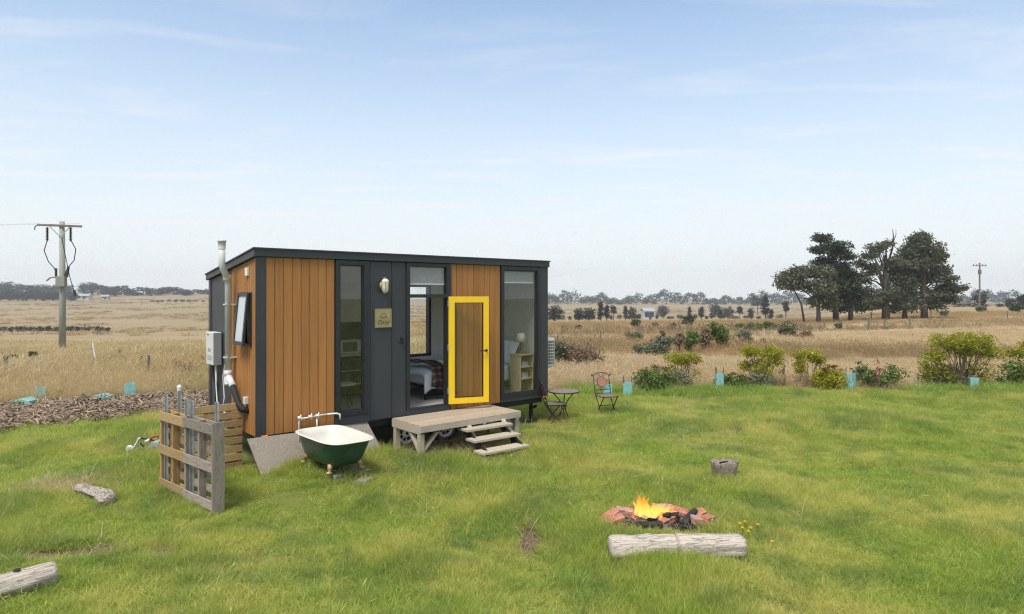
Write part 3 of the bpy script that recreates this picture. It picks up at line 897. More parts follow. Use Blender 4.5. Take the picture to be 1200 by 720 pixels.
e = MB(); e.prism([(.105, .70), (W-.105, .70), (W-.105, ztop(W)), (.105, ztop(0))], 'x', L-.105, L-.093)
e.build('end_lining', M['ply_inside'], house)
e = MB(); e.prism([(.105, .70), (W-.105, .70), (W-.105, 1.9), (.105, 1.9)], 'x', .093, .105); e.build('end_lining', M['ply_inside'], house)
# cedar on the end wall, in boards of .1 with the window cut out
e = MB()
nb = 12; bw = .0985; a0 = .012
def run(i0, i1, z0, z1): grooved(e, 'y', a0+i0*bw, a0+i1*bw, i1-i0, z0, z1, 0.0, out=-1)
run(0, 2, ZB-.03, ztop); run(2, 7, ZB-.03, WZ0); run(2, 7, WZ1, ztop); run(7, 12, ZB-.03, ztop)
e.build('cedar_cladding', M['cedar_end'], house)
e = MB(); e.prism([(1.20, ZB-.03), (2.32, ZB-.03), (2.32, ztop(2.32)), (1.20, ztop(1.2))], 'x', 0.004, .028)
e.box(-.012, .03, 1.19, 1.215, ZB-.03, ztop(1.2)-.005)
e.build('end_panel', M['charcoal'], house)
e = MB(); e.box(-.014, .028, 2.30, W+.012, ZB-.04, ztop(2.4)); e.box(0, .2, W+.001, W+.012, ZB-.04, ztop(2.42)-.01); e.build('corner_trim', M['charcoal_trim'], house, .003)
# end window: fixed frame and a sash pushed out at the bottom
fr = MB()
ww = .045
fr.box(-.03, .08, WY0, WY0+ww, WZ0, WZ1); fr.box(-.03, .08, WY1-ww, WY1, WZ0, WZ1); fr.box(-.028, .078, WY0+ww, WY1-ww, WZ1-ww, WZ1); fr.box(-.028, .078, WY0+ww, WY1-ww, WZ0, WZ0+ww)
wf = fr.build('window', M['aluminium_dark'], house, .003)
sx = MB(); h_ = WZ1-WZ0-.02; w_ = WY1-WY0-.02
sx.box(-.022, .014, 0, .055, -h_, 0); sx.box(-.022, .014, w_-.055, w_, -h_, 0); sx.box(-.021, .013, .055, w_-.055, -.055, 0); sx.box(-.021, .013, .055, w_-.055, -h_, -h_+.06)
sash = sx.build('sash', M['aluminium_dark'], wf, .003, loc=(-.045, WY0+.01, WZ1-.01), rot=(0, R(5.5), 0))
pn = MB().box(-.006, 0, .05, w_-.05, -h_+.05, -.05).build('pane', M['frosted'], wf, loc=(-.045, WY0+.01, WZ1-.01), rot=(0, R(5.5), 0))
MB().box(-.035, .0, .33, .43, 3.09, 3.22).build('air_vent', M['white_plastic'], house, .006)
# roof
r = MB()
r.prism([(-.045, 3.385), (W+.06, 3.385-.133*(W+.1)), (W+.06, 3.515-.133*(W+.1)), (-.045, 3.515)], 'x', -.05, L+.035)
roof = r.build('roof', M['charcoal_trim'], house, .006)
r = MB(); r.beam((-.06, -.052, 3.512), (L+.045, -.052, 3.512), .03, .022); r.beam((-.055, -.05, 3.512), (-.055, W+.06, 3.512-.1405*(W+.11)), .03, .022)
r.build('roof_flashing', M['charcoal_trim'], roof, .002)
r = MB(); r.prism([(.02, 3.37), (W-.09, 3.37-.133*W), (W-.09, 3.345-.133*W), (.02, 3.345)], 'x', .1, L-.11); r.build('ceiling', M['ceiling'], house)

# front wall
f = MB(); f.box(0, .138, -.014, .06, ZB-.04, 3.38); f.box(-.014, 0.0, -.014, .012, ZB-.04, 3.38); f.build('corner_trim', M['charcoal_trim'], house, .003)
f = MB(); f.box(.10, 1.30, .016, .10, ZB, 3.38); f.box(1.862, 2.665, .02, .10, ZB, 3.38); f.box(3.67, 4.905, .016, .10, ZB, 3.38); f.box(1.30, 6.1, .02, .1, 3.30, 3.378)
f.build('front_wall', M['charcoal'], house)
f = MB(); grooved(f, 'x', .138, 1.29, 8, ZB-.02, 3.375, 0.0); f.build('cedar_cladding', M['cedar_front'], house)
f = MB(); grooved(f, 'x', 3.664, 4.892, 9, ZB-.02, 3.375, 0.0); f.build('cedar_cladding', M['cedar_front_2'], house)
f = MB()
for a_, b_, c_ in ((1.906, 1.980, -.004), (1.983, 2.378, -.002), (2.384, 2.667, -.004)): MB().box(a_, b_, c_, .02, ZB-.02, 3.37).build('charcoal_panel', M['charcoal'], house, .002)
f = MB(); f.box(1.955, 1.985, -.014, -.005, ZB-.02, 3.37); f.box(2.376, 2.392, -.014, -.005, ZB-.02, 3.37); f.build('cover_batten', M['charcoal_trim'], house, .002)
for a_, b_, c_ in ((1.29, 1.905, .735), (2.668, 3.662, .693), (4.894, 5.993, .672)): MB().box(a_, b_, -.012, .1, ZB-.03, c_).build('sill_board', M['charcoal_trim'], house, .003)
f = MB(); f.box(5.995, L+.012, -.014, .06, ZB-.04, 3.38); f.box(L, L+.012, .06, W+.01, ZB-.04, 3.05); f.build('corner_trim', M['charcoal_trim'], house, .003)
def front_window(x0, x1, z0, z1, w):
    fr = MB(); frame(fr, x0, x1, z0, z1, w, -.03, .09); frame(fr, x0+w, x1-w, z0+w, z1-w, .022, -.005, .06)
    o = fr.build('window', M['aluminium_dark'], house, .003)
    MB().box(x0+w, x1-w, .02, .027, z0+w, z1-w).build('pane', M['glass'], o)
    return o
front_window(1.300, 1.898, .74, 3.372, .075)
front_window(4.905, 5.985, .675, 3.372, .075)
MB().box(5.03, 5.86, .075, .085, 3.05, 3.30).build('blind', M['blind'], house)
MB().box(5.03, 5.86, .070, .092, 3.03, 3.055).build('blind_rail', M['white_plastic'], house)
# door opening
fr = MB()
fr.box(2.672, 2.745, -.028, .10, .695, 3.372); fr.box(3.56, 3.658, -.028, .10, .695, 3.372); fr.box(2.745, 3.56, -.026, .098, 3.31, 3.37); fr.box(2.745, 3.56, -.026, .098, 2.735, 2.80); fr.box(2.745, 3.56, -.02, .1, .694, .712)
df = fr.build('door_frame', M['aluminium_dark'], house, .003)
MB().box(2.74, 3.565, .03, .036, 2.795, 3.315).build('pane', M['glass'], df)
MB().box(2.76, 3.55, .055, .063, 3.00, 3.31).build('blind', M['blind'], df)
MB().box(2.76, 3.55, .048, .07, 2.975, 3.003).build('blind_rail', M['white_plastic'], df)
# the yellow door, swung right open (its own origin on the hinge line)
dl = MB(); DW, DH = .80, 2.04
dl.box(0, .118, -.022, .022, 0, DH); dl.box(DW-.118, DW, -.022, .022, 0, DH); dl.box(.118, DW-.118, -.021, .021, DH-.118, DH); dl.box(.118, DW-.118, -.021, .021, 0, .118)
door = dl.build('door', M['yellow'], house, .003, loc=(3.575, -.055, .715), rot=(0, 0, R(-20)))
MB().box(.112, DW-.112, -.006, .006, .112, DH-.112).build('pane', M['glass'], door)
gk = MB(); frame(gk, .114, DW-.114, .114, DH-.114, .012, -.024, .024); gk.build('glazing_bead', M['black_metal'], door)
hd = MB(); hd.tube([(DW-.055, -.022, 1.0), (DW-.055, -.075, 1.0)], .011, 10); hd.tube([(DW-.05, -.072, 1.0), (DW-.19, -.072, 1.0)], .011, 10); hd.lathe([(0, .0), (.027, .0), (.027, .01), (0, .01)], (DW-.055, -.022, 1.0), 20, Matrix.Rotation(R(90), 4, 'X'))
hd.build('handle', M['black_metal'], door)
for z in (.2, 1.02, 1.85): MB().tube([(-.012, -.02, z), (-.012, -.02, z+.11)], .014, 10).build('hinge', M['galv'], door)
lk = MB(); lk.lathe([(0, 0), (.033, 0), (.033, .012), (0, .012)], (2.585, -.004, 1.935), 20, Matrix.Rotation(R(90), 4, 'X')); lk.tube([(2.585, -.01, 1.935), (2.585, -.06, 1.935)], .012, 10); lk.tube([(2.585, -.055, 1.935), (2.50, -.055, 1.935)], .011, 10)
lk.box(2.555, 2.60, -.03, -.003, 1.975, 2.02)
lk.build('door_latch', M['black_metal'], house, .002)
# wall lamp: bulkhead
lb = MB(); lb.lathe([(0, 0), (.075, 0), (.07, .025), (0, .028)], (2.20, -.004, 2.95), 24, Matrix.Rotation(R(90), 4, 'X') )
lamp = lb.build('wall_lamp', M['brass'], house, smooth=True)
lg = MB(); lg.lathe([(0, -.135), (.03, -.13), (.052, -.10), (.058, -.03), (.062, .05), (.066, .075), (.05, .10), (.02, .115), (0, .118)], (2.20, -.085, 2.955), 24)
lg.build('lamp_glass', M['lampglass'], lamp, smooth=True)
lc = MB()
for a in range(6):
    q = a*PI/3
    lc.tube([(2.20+.064*math.cos(q), -.085+.064*math.sin(q), 2.86), (2.20+.071*math.cos(q), -.085+.071*math.sin(q), 3.02), (2.20+.03*math.cos(q), -.085+.03*math.sin(q), 3.075)], .004, 6)
lc.tube([(2.20, -.02, 3.08), (2.20, -.085, 3.08)], .02, 10); lc.tube([(2.20, -.02, 2.83), (2.20, -.07, 2.82)], .02, 10)
lc.build('lamp_cage', M['brass'], lamp)
# brass plaque with script lettering
pq = MB().box(2.035, 2.36, -.026, -.003, 2.215, 2.545).build('plaque', M['brass'], house, .004)
rim = MB(); frame(rim, 2.035, 2.36, 2.215, 2.545, .016, -.030, -.024); rim.build('plaque_rim', M['brass'], pq)
def lettering(txt, x, z, size, parent, y, shear=.35, m='ink'):
    cu = bpy.data.curves.new('lettering', 'FONT'); cu.body = txt; cu.size = size; cu.align_x = 'CENTER'; cu.extrude = .0008; cu.shear = shear
    cu.materials.append(M[m])
    o = bpy.data.objects.new('lettering', cu); COL.objects.link(o); o.parent = parent
    o.location = (x, y, z); o.rotation_euler = (R(90), 0, 0)
    me_ = bpy.data.meshes.new_from_object(o.evaluated_get(bpy.context.evaluated_depsgraph_get())); q_ = bpy.data.objects.new('lettering', me_); COL.objects.link(q_); q_.parent = parent
    q_.location = o.location; q_.rotation_euler = o.rotation_euler; bpy.data.objects.remove(o); q_.name = 'lettering'
    return q_
lettering('Daisy', 2.195, 2.275, .105, pq, -.0275)
wr = MB(); wr.tube([(2.197+.062*math.cos(a), -.0275, 2.405+.062*math.sin(a)) for a in np.linspace(R(-20), R(200), 22)], .003, 6)
wr.tube([(2.12+.012*i, -.0275, 2.395+.008*math.sin(i*1.7)) for i in range(13)], .003, 6)
wr.build('emblem', M['ink'], pq)

# flue / vent pipe on the end wall (points given as X out, Y, Z)
def pipe(pts, r, name, m, parent, n=16): return MB().tube(pts, r, n).build(name, M[m], parent, smooth=True)
fl = pipe([(-.25, .86, 3.60), (-.25, .86, 3.30), (-.23, .87, 3.22), (-.15, .93, 3.08), (-.12, .96, 3.00), (-.12, .965, 1.50)], .052, 'vent_pipe', 'pvc', house)
MB().lathe([(0, .06), (.068, .055), (.072, .035), (.060, .03), (.056, -.06), (.058, -.09)], (-.25, .86, 3.62), 20).build('cowl', M['pvc'], fl, smooth=True)
for z, o in ((3.07, 0), (1.50, 0)):
    MB().lathe([(.052, -.05), (.062, -.045), (.062, .045), (.052, .05)], (-.12 if z < 3 else -.145, .965 if z < 3 else .94, z), 18).build('socket', M['pvc'], fl, smooth=True)
pipe([(-.12, .965, 1.48), (-.12, .965, 1.33), (-.12, .955, 1.31)], .06, 'tee', 'pvc', fl)
pipe([(-.12, .965, 1.45), (-.12, .72, 1.31)], .056, 'tee', 'pvc', fl)
pipe([(-.12, .74, 1.32), (-.12, .60, 1.18), (-.11, .48, 1.05), (-.08, .40, .98), (.03, .36, .94)], .048, 'hose', 'black_rubber', fl)
for Yb, Zb in ((.985, 2.62), (.985, 1.75)): MB().box(-.18, .0, Yb-.07, Yb+.055, Zb, Zb+.022).build('pipe_clip', M['pvc'], fl)
MB().box(-.06, -.002, .34, .44, 1.06, 1.17).build('pipe_clip', M['pvc'], fl, .004)
# water heater
hb = MB().box(-.156, -.012, 1.66, 2.06, 1.57, 2.14).build('water_heater', M['heater_white'], house, .012)
sd = MB().box(-.15, -.02, 1.648, 1.659, 1.58, 2.13); sd.build('side_cover', M['heater_grey'], hb)
gr = MB()
for i in range(4): gr.box(-.160, -.155, 1.72, 1.98, 1.66+.022*i, 1.668+.022*i)
gr.box(-.160, -.155, 1.80, 1.94, 1.80, 1.86); gr.build('grille', M['heater_grey'], hb)
lt = lettering('Rinnai', 1.95, 2.085, .045, hb, 0, 0, 'ink'); lt.location = (-.157, 1.95, 2.08); lt.rotation_euler = (R(90), 0, R(-90))
for yy, m_, pts in ((1.74, 'white_plastic', [(-.08, 1.74, 1.60), (-.08, 1.74, 1.25), (-.07, 1.72, .95), (-.06, 1.60, .80)]),
                   (1.80, 'brass', [(-.08, 1.80, 1.60), (-.08, 1.80, 1.50), (-.08, 1.80, 1.30)]),
                   (1.95, 'black_rubber', [(-.06, 1.97, 1.60), (-.05, 1.98, 1.35), (-.02, 1.93, 1.2), (-.02, 1.92, .70)]),
                   (1.6, 'white_plastic', [(-.03, .98, 1.78), (-.04, 1.32, 1.70), (-.05, 1.45, 1.40), (-.05, 1.38, 1.05), (-.06, 1.45, .80)]),
                   (1.6, 'white_plastic', [(-.05, 1.65, .82), (-.05, 1.3, .78), (-.06, 1.0, .84), (-.06, .86, .86), (-.06, .8, .80)])):
    MB().tube(pts, .013 if m_ != 'black_rubber' else .024, 8).build('heater_pipe', M[m_], hb, smooth=True)
# air conditioner on the far end
ac = MB().box(L+.05, L+.37, .14, .95, 1.20, 1.83).build('air_conditioner', M['white_plastic'], house, .02)
MB().box(L+.09, L+.335, .132, .139, 1.25, 1.78).build('coil', M['kitchen_dark'], ac)
gr = MB()
for i in range(5): gr.box(L+.09+.061*i-.006, L+.09+.061*i+.006, .122, .134, 1.25, 1.78)
for i in range(9): gr.box(L+.086, L+.34, .124, .132, 1.25+.066*i-.005, 1.25+.066*i+.005)
gr.build('grille', M['white_plastic'], ac)
for y_ in (.25, .85): MB().beam((L+.013, y_, 1.18), (L+.36, y_, 1.18), .03, .03).build('bracket', M['white_plastic'], ac)

# ------------------------------------------------------------------ things inside the house (each its own)
def inside(name, label, cat, X, Y, Z, rz=0.0, group=None): return thing(name, label, cat, H(X, Y, Z), PHI + rz, group)
bed = inside('bed', 'bed with white linen on a black steel frame, seen through the doorway', 'bed', 4.85, 1.45, .70); bed.scale = (1.2, .97, 1)
m = MB()
for i in range(1):
    m.box(-1.06, 1.02, -.76, .76, .28, .52)
m.build('mattress', M['linen'], bed, .05)
def duvet(x0, x1, y0, y1, zt, drop, name, mname, parent, amp, seed, nx=40, ny=34, th=.03):
    """soft cover over the mattress: top sheet and sides hanging over the two long edges and foot"""
    nz = make_noise(10, 4, 14)
    vs, fs = [], []
    for i in range(nx+1):
        for j in range(ny+1):
            u = i/nx; v = j/ny
            Xq = x0 - .06 + (x1 - x0 + .06)*u
            wv = (y1-y0) + 2*drop
            s = -drop + wv*v
            if s < 0: Yq, z = y0 - .05 - .03*(-s), zt + s
            elif s > y1-y0: Yq, z = y1 + .05, zt - (s-(y1-y0))
            else:
                Yq, z = y0 - .05 + (y1-y0+.1)*s/(y1-y0), zt
            edge = min(s, (y1-y0)-s)
            z += amp*float(nz(Xq, s)) + (.05*(1-math.exp(-max(edge, 0)*7)))
            if u < .06: z -= (.06-u)/.06*.10
            if s < 0: Yq += amp*.8*float(nz(Xq*1.4, s*.3))
            vs.append((Xq, Yq, z))
    for i in range(nx):
        for j in range(ny):
            a = i*(ny+1)+j; fs.append((a, a+1, a+ny+2, a+ny+1))
    o = MB().add(vs, fs).build(name, M[mname], parent, smooth=True)
    sd = o.modifiers.new('th', 'SOLIDIFY'); sd.thickness = th
    return o
duvet(-1.06, .95, -.76, .76, .56, .34, 'duvet', 'linen', bed, .014, 1)
fb = MB()
for x_ in (-1.06, 0, 1.0):
    for y_ in (-.72, .72): fb.beam((x_, y_, 0), (x_, y_, .27), .03, .03)
fb.beam((-1.08, -.72, .26), (1.02, -.72, .26), .03, .04); fb.beam((-1.08, .72, .26), (1.02, .72, .26), .03, .04); fb.beam((-1.06, -.72, .26), (-1.06, .72, .26), .03, .04)
fb.beam((-1.06, -.72, .08), (1.0, -.72, .08), .02, .02)
fb.build('bed_frame', M['black_metal'], bed)
def pillow(X, Y, Z, lab, tilt):
    vs, fs = [], []
    n = 16
    for sgn in (1, -1):
        for i in range(n+1):
            for j in range(n+1):
                u, v = i/n*2-1, j/n*2-1
                pf = max(0, (1-u*u*u*u))*max(0, (1-v*v*v*v))
                pin = 1 + .06*(abs(u)*abs(v))**2
                vs.append((u*.36*pin, v*.27*pin, sgn*.085*pf**.6 + .006*math.sin(9*u+4*v)))
    for q in range(2):
        o_ = q*(n+1)**2
        for i in range(n):
            for j in range(n):
                a = o_+i*(n+1)+j; fs.append((a, a+1, a+n+2, a+n+1) if q == 0 else (a, a+n+1, a+n+2, a+1))
    o = MB().add(vs, fs).build('pillow', M['linen'], smooth=True)
    o.location = H(X, Y, Z); o.rotation_euler = (R(tilt), 0, PHI - R(90))
    return tag(o, lab, 'pillow', 'pillows on the bed')
pillow(5.84, .98, 1.52, 'white pillow on the bed standing nearest the large window', 62)
pillow(5.80, 1.72, 1.50, 'white pillow at the back of the bed against the rear wall', 60)
th = MB(); vs, fs = [], []
nzt = make_noise(10, 5, 16)
for i in range(19):
    for j in range(41):
        u = i/18; v = j/40
        s = -.52 + 2.0*v
        y_ = .70 if False else 0
        if s < 0: Y_, z_ = -.855 - .05*min(1, -s*3), .64 + s*(.75+.2*u) 
        else: Y_, z_ = -.84 + s, .64
        top = .05*(1-math.exp(-max(s, 0)*7))
        vs.append((-.62 + .34*u + .05*math.sin(5*v), Y_ + .02*float(nzt(u*.8, s)), z_ + top + .012*float(nzt(u*.6, s*.8))))
for i in range(18):
    for j in range(34):
        a = i*41+j; fs.append((a, a+1, a+42, a+41))
t = th.add(vs, fs).build('throw_blanket', M['plaid'], smooth=True)
t.location = H(4.21, 1.45, .735); t.rotation_euler = (0, 0, PHI)
sd = t.modifiers.new('th', 'SOLIDIFY'); sd.thickness = .012
tag(t, 'brown plaid throw with fringe hanging over the bed', 'blanket')
bs = inside('bedside_shelf', 'pale timber bedside shelf behind the large window', 'shelf', 5.80, .36, .70)
s_ = MB(); s_.box(-.19, -.17, -.17, .17, 0, .79); s_.box(.17, .19, -.17, .17, 0, .79); s_.box(-.17, .17, .155, .17, 0, .79); s_.build('side_panel', M['birch'], bs, .002)
for z in (.02, .28, .53): MB().box(-.169, .169, -.165, .154, z, z+.018).build('shelf', M['birch'], bs)
MB().box(-.205, .205, -.185, .185, .79, .812).build('top', M['birch'], bs, .003)
for (z, lab, w) in ((.548, 'small stack of books on the upper bedside shelf', .10), (.298, 'small stack of books on the middle bedside shelf', .12), (.038, 'green covered book on the lowest bedside shelf', .05)):
    bk = MB(); zz = 0
    for i in range(3 if w > .06 else 1):
        bk.box(-.11+.01*i, .11-.015*i, -.09, .06, zz, zz+w/3.2); zz += w/3
    o = bk.build('book_stack' if w > .06 else 'book', M['paper'] if w > .06 else M['green_basket'], bevel=.002); o.location = H(5.80, .34, .70+z); o.rotation_euler = (0, 0, PHI+.1)
    tag(o, lab, 'books')
tl = inside('table_lamp', 'small lamp with cream shade on the bedside shelf', 'lamp', 5.78, .36, 1.512)
MB().lathe([(0, 0), (.075, 0), (.075, .012), (.02, .03), (.013, .06), (.02, .10), (.012, .16), (.016, .20), (.009, .25), (.009, .29), (0, .29)], n=20).build('lamp_stand', wood('lamp wood', (.12, .06, .03), (.22, .12, .06), (4, 4, 1)), tl, smooth=True)
MB().lathe([(.075, .445), (.145, .265), (.140, .265), (.071, .445)], n=28).build('lamp_shade', M['shade'], tl, smooth=True)
# kitchen seen through the narrow window
kb = inside('kitchen_bench', 'narrow kitchen bench with open shelves behind the narrow window', 'bench', 2.2, 2.02, .70)
q = MB(); q.box(-.75, .75, -.27, .27, .86, .90); q.build('bench_top', M['birch'], kb, .003)
q = MB(); q.box(-.75, -.72, -.26, .27, 0, .86); q.box(.72, .75, -.26, .27, 0, .86); q.box(-.72, .72, .25, .27, 0, .86); q.box(.02, .05, -.26, .25, 0, .86); q.build('side_panel', M['kitchen_dark'], kb)
for a_, b_, c_ in ((-.719, .019, .28), (.051, .719, .28), (.051, .719, .56)): MB().box(a_, b_, -.25, .249, c_, c_+.02).build('shelf', M['birch'], kb)
q = MB(); q.box(-.9, .95, .262, .274, .94, 1.52); q.build('splashback', M['kitchen_dark'], kb)
mw = inside('microwave', 'pale green microwave on the kitchen bench', 'microwave', 2.52, 1.98, 1.603)
MB().box(-.25, .25, -.18, .2, 0, .28).build('case', M['microwave'], mw, .01)
MB().box(-.19, .12, -.187, -.178, .05, .24).build('oven_door', M['kitchen_dark'], mw, .004)
for i, (X_, z_, lab) in enumerate(((2.42, .582, 'dark green basket on the upper kitchen shelf, left one'), (2.70, .582, 'dark green basket on the upper kitchen shelf beside the frame'), (2.45, .302, 'dark green basket on the lower kitchen shelf, left one'), (2.72, .302, 'dark green basket on the lower kitchen shelf beside the frame'))):
    o = MB().lathe([(0, 0), (.10, 0), (.125, .22), (.13, .225), (.115, .22), (.095, .02), (0, .02)], n=16).build('basket', M['green_basket'], smooth=False)
    o.location = H(X_, 1.95, .70+z_); tag(o, lab, 'basket', 'baskets on the kitchen shelves')
st = inside('hairpin_stool', 'white topped stool with hairpin legs inside the narrow window', 'stool', 1.95, .95, .70)
MB().lathe([(0, .42), (.19, .42), (.20, .44), (.19, .46), (0, .46)], n=28).build('seat', M['white_plastic'], st)
for a in range(3):
    q = a*2*PI/3+.4; cx, cy = .12*math.cos(q), .12*math.sin(q); ex, ey = .20*math.cos(q), .20*math.sin(q); tx, ty = -math.sin(q)*.06, math.cos(q)*.06
    MB().tube([(cx+tx, cy+ty, .42), (ex, ey, .005), (cx-tx, cy-ty, .42)], .007, 8).build('leg', M['black_metal'], st)
sw = MB().box(-.11, .11, -.012, 0, -.11, .11); sw.lathe([(.055, 0), (.05, .014), (0, .016)], (0, -.012, 0), 20, Matrix.Rotation(R(90), 4, 'X'))
o = sw.build('wall_fan', M['white_plastic'], bevel=.004); o.location = H(2.93, W-.105, 2.62); o.rotation_euler = (0, 0, PHI)
tag(o, 'square white exhaust fan on the kitchen wall', 'fan')
# ------------------------------------------------------------------ deck
dk = thing('deck', 'low pale timber deck with braced posts below the yellow door', 'deck', H(3.47, -.50, 0), PHI)
DX, DY, DZ = 1.11, .46, .60
for i in range(7):
    y0_ = -DY+.010 + i*(2*DY-.01)/7
    MB().box(-DX+.004+random.uniform(0, .004), DX-.004-random.uniform(0, .004), y0_, y0_+(2*DY-.01)/7-.005, DZ-.018, DZ+random.uniform(-.001, .001)).build('deck_board', M['deck_wood'], dk, .002)
m = MB(); m.box(-DX, DX, -DY-.03, -DY+.008, DZ-.118, DZ-.004); m.box(-DX, -DX+.04, -DY+.01, DY, DZ-.15, DZ-.02); m.box(DX-.04, DX, -DY+.01, DY, DZ-.15, DZ-.02); m.box(-DX+.04, DX-.04, DY-.04, DY-.002, DZ-.15, DZ-.02)
for i in range(4): m.box(-.70+.47*i-.02, -.70+.47*i+.02, -DY+.01, DY-.045, DZ-.14, DZ-.02)
m.build('fascia', M['step_wood'], dk, .003)
for X in (-DX+.05, DX-.05):
    for Y in (-DY+.055, DY-.09):
        MB().box(X-.045, X+.045, Y-.045, Y+.045, -.05, DZ-.151).build('post', M['deck_post'], dk, .003)
        sx_ = 1 if X < 0 else -1; sy_ = 1 if Y < 0 else -1
        if not (X < 0 and Y > 0): MB().beam((X+sx_*.045, Y, .16), (X+sx_*.32, Y, DZ-.155), .04, .075, (0, 1, 0)).build('brace', M['deck_post'], dk, .002)
        if Y < 0:
            MB().beam((X, Y+sy_*.045, .16), (X, Y+sy_*.30, DZ-.155), .04, .075, (1, 0, 0)).build('brace', M['deck_post'], dk, .002)
for X in (.23, 1.0): MB().box(X-.02, X+.02, -DY-.05, -DY-.031, DZ-.14, DZ-.05).build('bracket', M['galv'], dk)
st = thing('deck_steps', 'three pale timber steps down from the front of the deck', 'steps', H(3.64, -1.27, 0), PHI - .05)
for i, (z, Y) in enumerate(((.45, .22), (.315, -.06), (.165, -.34))):
    X0_ = -.46 - .03*i
    MB().box(X0_, X0_+1.0, Y-.14, Y+.14, z-.04, z).build('tread', M['step_wood'], st, .004)
for X in (-.35, .42):
    m = MB(); m.beam((X, .40, .44), (X, -.42, .08), .04, .10); m.build('stringer', M['black_metal'], st)
    for y_, z_ in ((-.36, .12), (-.08, .27)): MB().box(X-.02, X+.02, y_, y_+.04, -.03, z_).build('leg', M['black_metal'], st)
    m = MB(); m.beam((X+.06, .30, .50), (X+.06, -.02, .12), .035, .08, (1, 0, 0)); m.build('brace', M['deck_post'], st, .002)

# ------------------------------------------------------------------ bath
tb = thing('bathtub', 'green claw foot bathtub with cream rim and inside', 'bathtub', H(.83, -.96, .195), PHI - R(90)); tb.scale = (.96, 1.07, .86)
# local x along the tub (towards -Y of the house = +x), tap end at -x
def tub_ring(z, hx, hy, xc, n=72, p=4.2, end=0.0):
    out = []
    for i in range(n):
        a = 2*PI*i/n; ca, sa = math.cos(a), math.sin(a)
        pp = p
        x_ = abs(ca)**(2/pp)*math.copysign(1, ca)*hx; y_ = abs(sa)**(2/p)*math.copysign(1, sa)*hy
        taper = 1 - .04*(x_/hx)
        out.append((xc + x_, y_*taper, z))
    return out
def rings(mb, rs):
    n = len(rs[0]); vs = [p for r_ in rs for p in r_]
    mb.add(vs, [(i*n+k, i*n+(k+1) % n, (i+1)*n+(k+1) % n, (i+1)*n+k) for i in range(len(rs)-1) for k in range(n)])
    return mb
m = MB()
outer = [tub_ring(z, hx, hy, xc) for z, hx, hy, xc in ((.085, .30, .13, -.08), (.09, .42, .19, -.07), (.12, .51, .235, -.06), (.20, .575, .27, -.05), (.32, .625, .30, -.035), (.44, .665, .32, -.015), (.545, .69, .335, 0))]
rings(m, outer); n0 = len(m.v); m.add(outer[0], [tuple(range(72))])
m.build('tub_shell', M['tub_green'], tb, smooth=True)
m = MB()
rings(m, [tub_ring(z, hx, hy, xc) for z, hx, hy, xc in ((.538, .69, .335, 0), (.545, .728, .375, 0), (.556, .74, .388, 0), (.566, .732, .38, 0), (.570, .70, .348, 0), (.555, .675, .322, 0), (.44, .65, .30, -.015), (.30, .60, .27, -.04), (.18, .51, .22, -.06), (.135, .38, .15, -.07), (.13, .12, .05, -.08))])
m.add(tub_ring(.13, .12, .05, -.08), [tuple(range(72))])
m.build('tub_basin', M['tub_white'], tb, smooth=True)
for x_, y_ in ((-.48, -.21), (-.48, .21), (.34, -.20), (.34, .20)):
    sx_, sy_ = (1 if x_ > 0 else -1), (1 if y_ > 0 else -1)
    m = MB(); m.tube([(x_-.06*sx_, y_-.06*sy_, .15), (x_+.01*sx_, y_+.01*sy_, .12), (x_+.035*sx_, y_+.035*sy_, .075), (x_+.02*sx_, y_+.02*sy_, .035), (x_+.055*sx_, y_+.055*sy_, .012)], [.05, .045, .026, .022, .034], 10)
    m.lathe([(0, .0), (.038, .004), (.045, .02), (.03, .04), (0, .045)], (x_+.045*sx_, y_+.045*sy_, 0), 12)
    m.build('claw_foot', M['tub_foot'], tb, smooth=True)
for i, (X, Y, a, w) in enumerate(((.72, -1.30, .2, .2), (1.12, -1.25, -.15, .2), (.62, -.45, .1, .18), (1.12, -.42, .4, .18), (.98, -1.62, .5, .22))):
    lab = ('flat worn paver under the front left bath foot', 'flat worn paver under the front right bath foot', 'flat worn paver under the rear left bath foot', 'flat worn paver behind the bathtub', 'loose worn paver lying in front of the bathtub')[i]
    o = MB().box(-w/2, w/2, -w*.4, w*.4, -.03, .165 if i < 3 else .12).build('paver', M['paver'], bevel=.01); p = H(X, Y); o.location = (p.x, p.y, 0); o.rotation_euler = (0, 0, PHI+a); tag(o, lab, 'paver', 'pavers round the bath')
# tap pipes
tp = thing('bath_tap', 'white pipe bath taps on a riser behind the bathtub', 'tap', H(.93, -.07, -.03), PHI)
m = MB(); m.tube([(-.28, 0, 0), (-.28, 0, .80), (-.27, 0, .83), (.10, 0, .85), (.24, 0, .85)], .014, 10); m.tube([(.02, 0, 0), (.02, 0, .86)], .012, 10); m.build('pipe', M['tap'], tp, smooth=True)
m = MB(); m.tube([(.2, 0, .85), (.36, 0, .845), (.40, -.04, .83), (.40, -.05, .74)], .017, 10); m.build('spout', M['tap'], tp, smooth=True)
for X in (-.28, -.10, .02):
    m = MB(); m.lathe([(0, -.03), (.022, -.03), (.024, .03), (.0, .03)], (X, 0, .845), 12); m.tube([(X, -.02, .85), (X, -.07, .86)], .010, 8); m.tube([(X-.05, -.07, .86), (X+.05, -.07, .86)], .009, 8); m.tube([(X, -.07, .81), (X, -.07, .91)], .009, 8)
    m.build('tap_handle', M['tap'], tp, smooth=True)

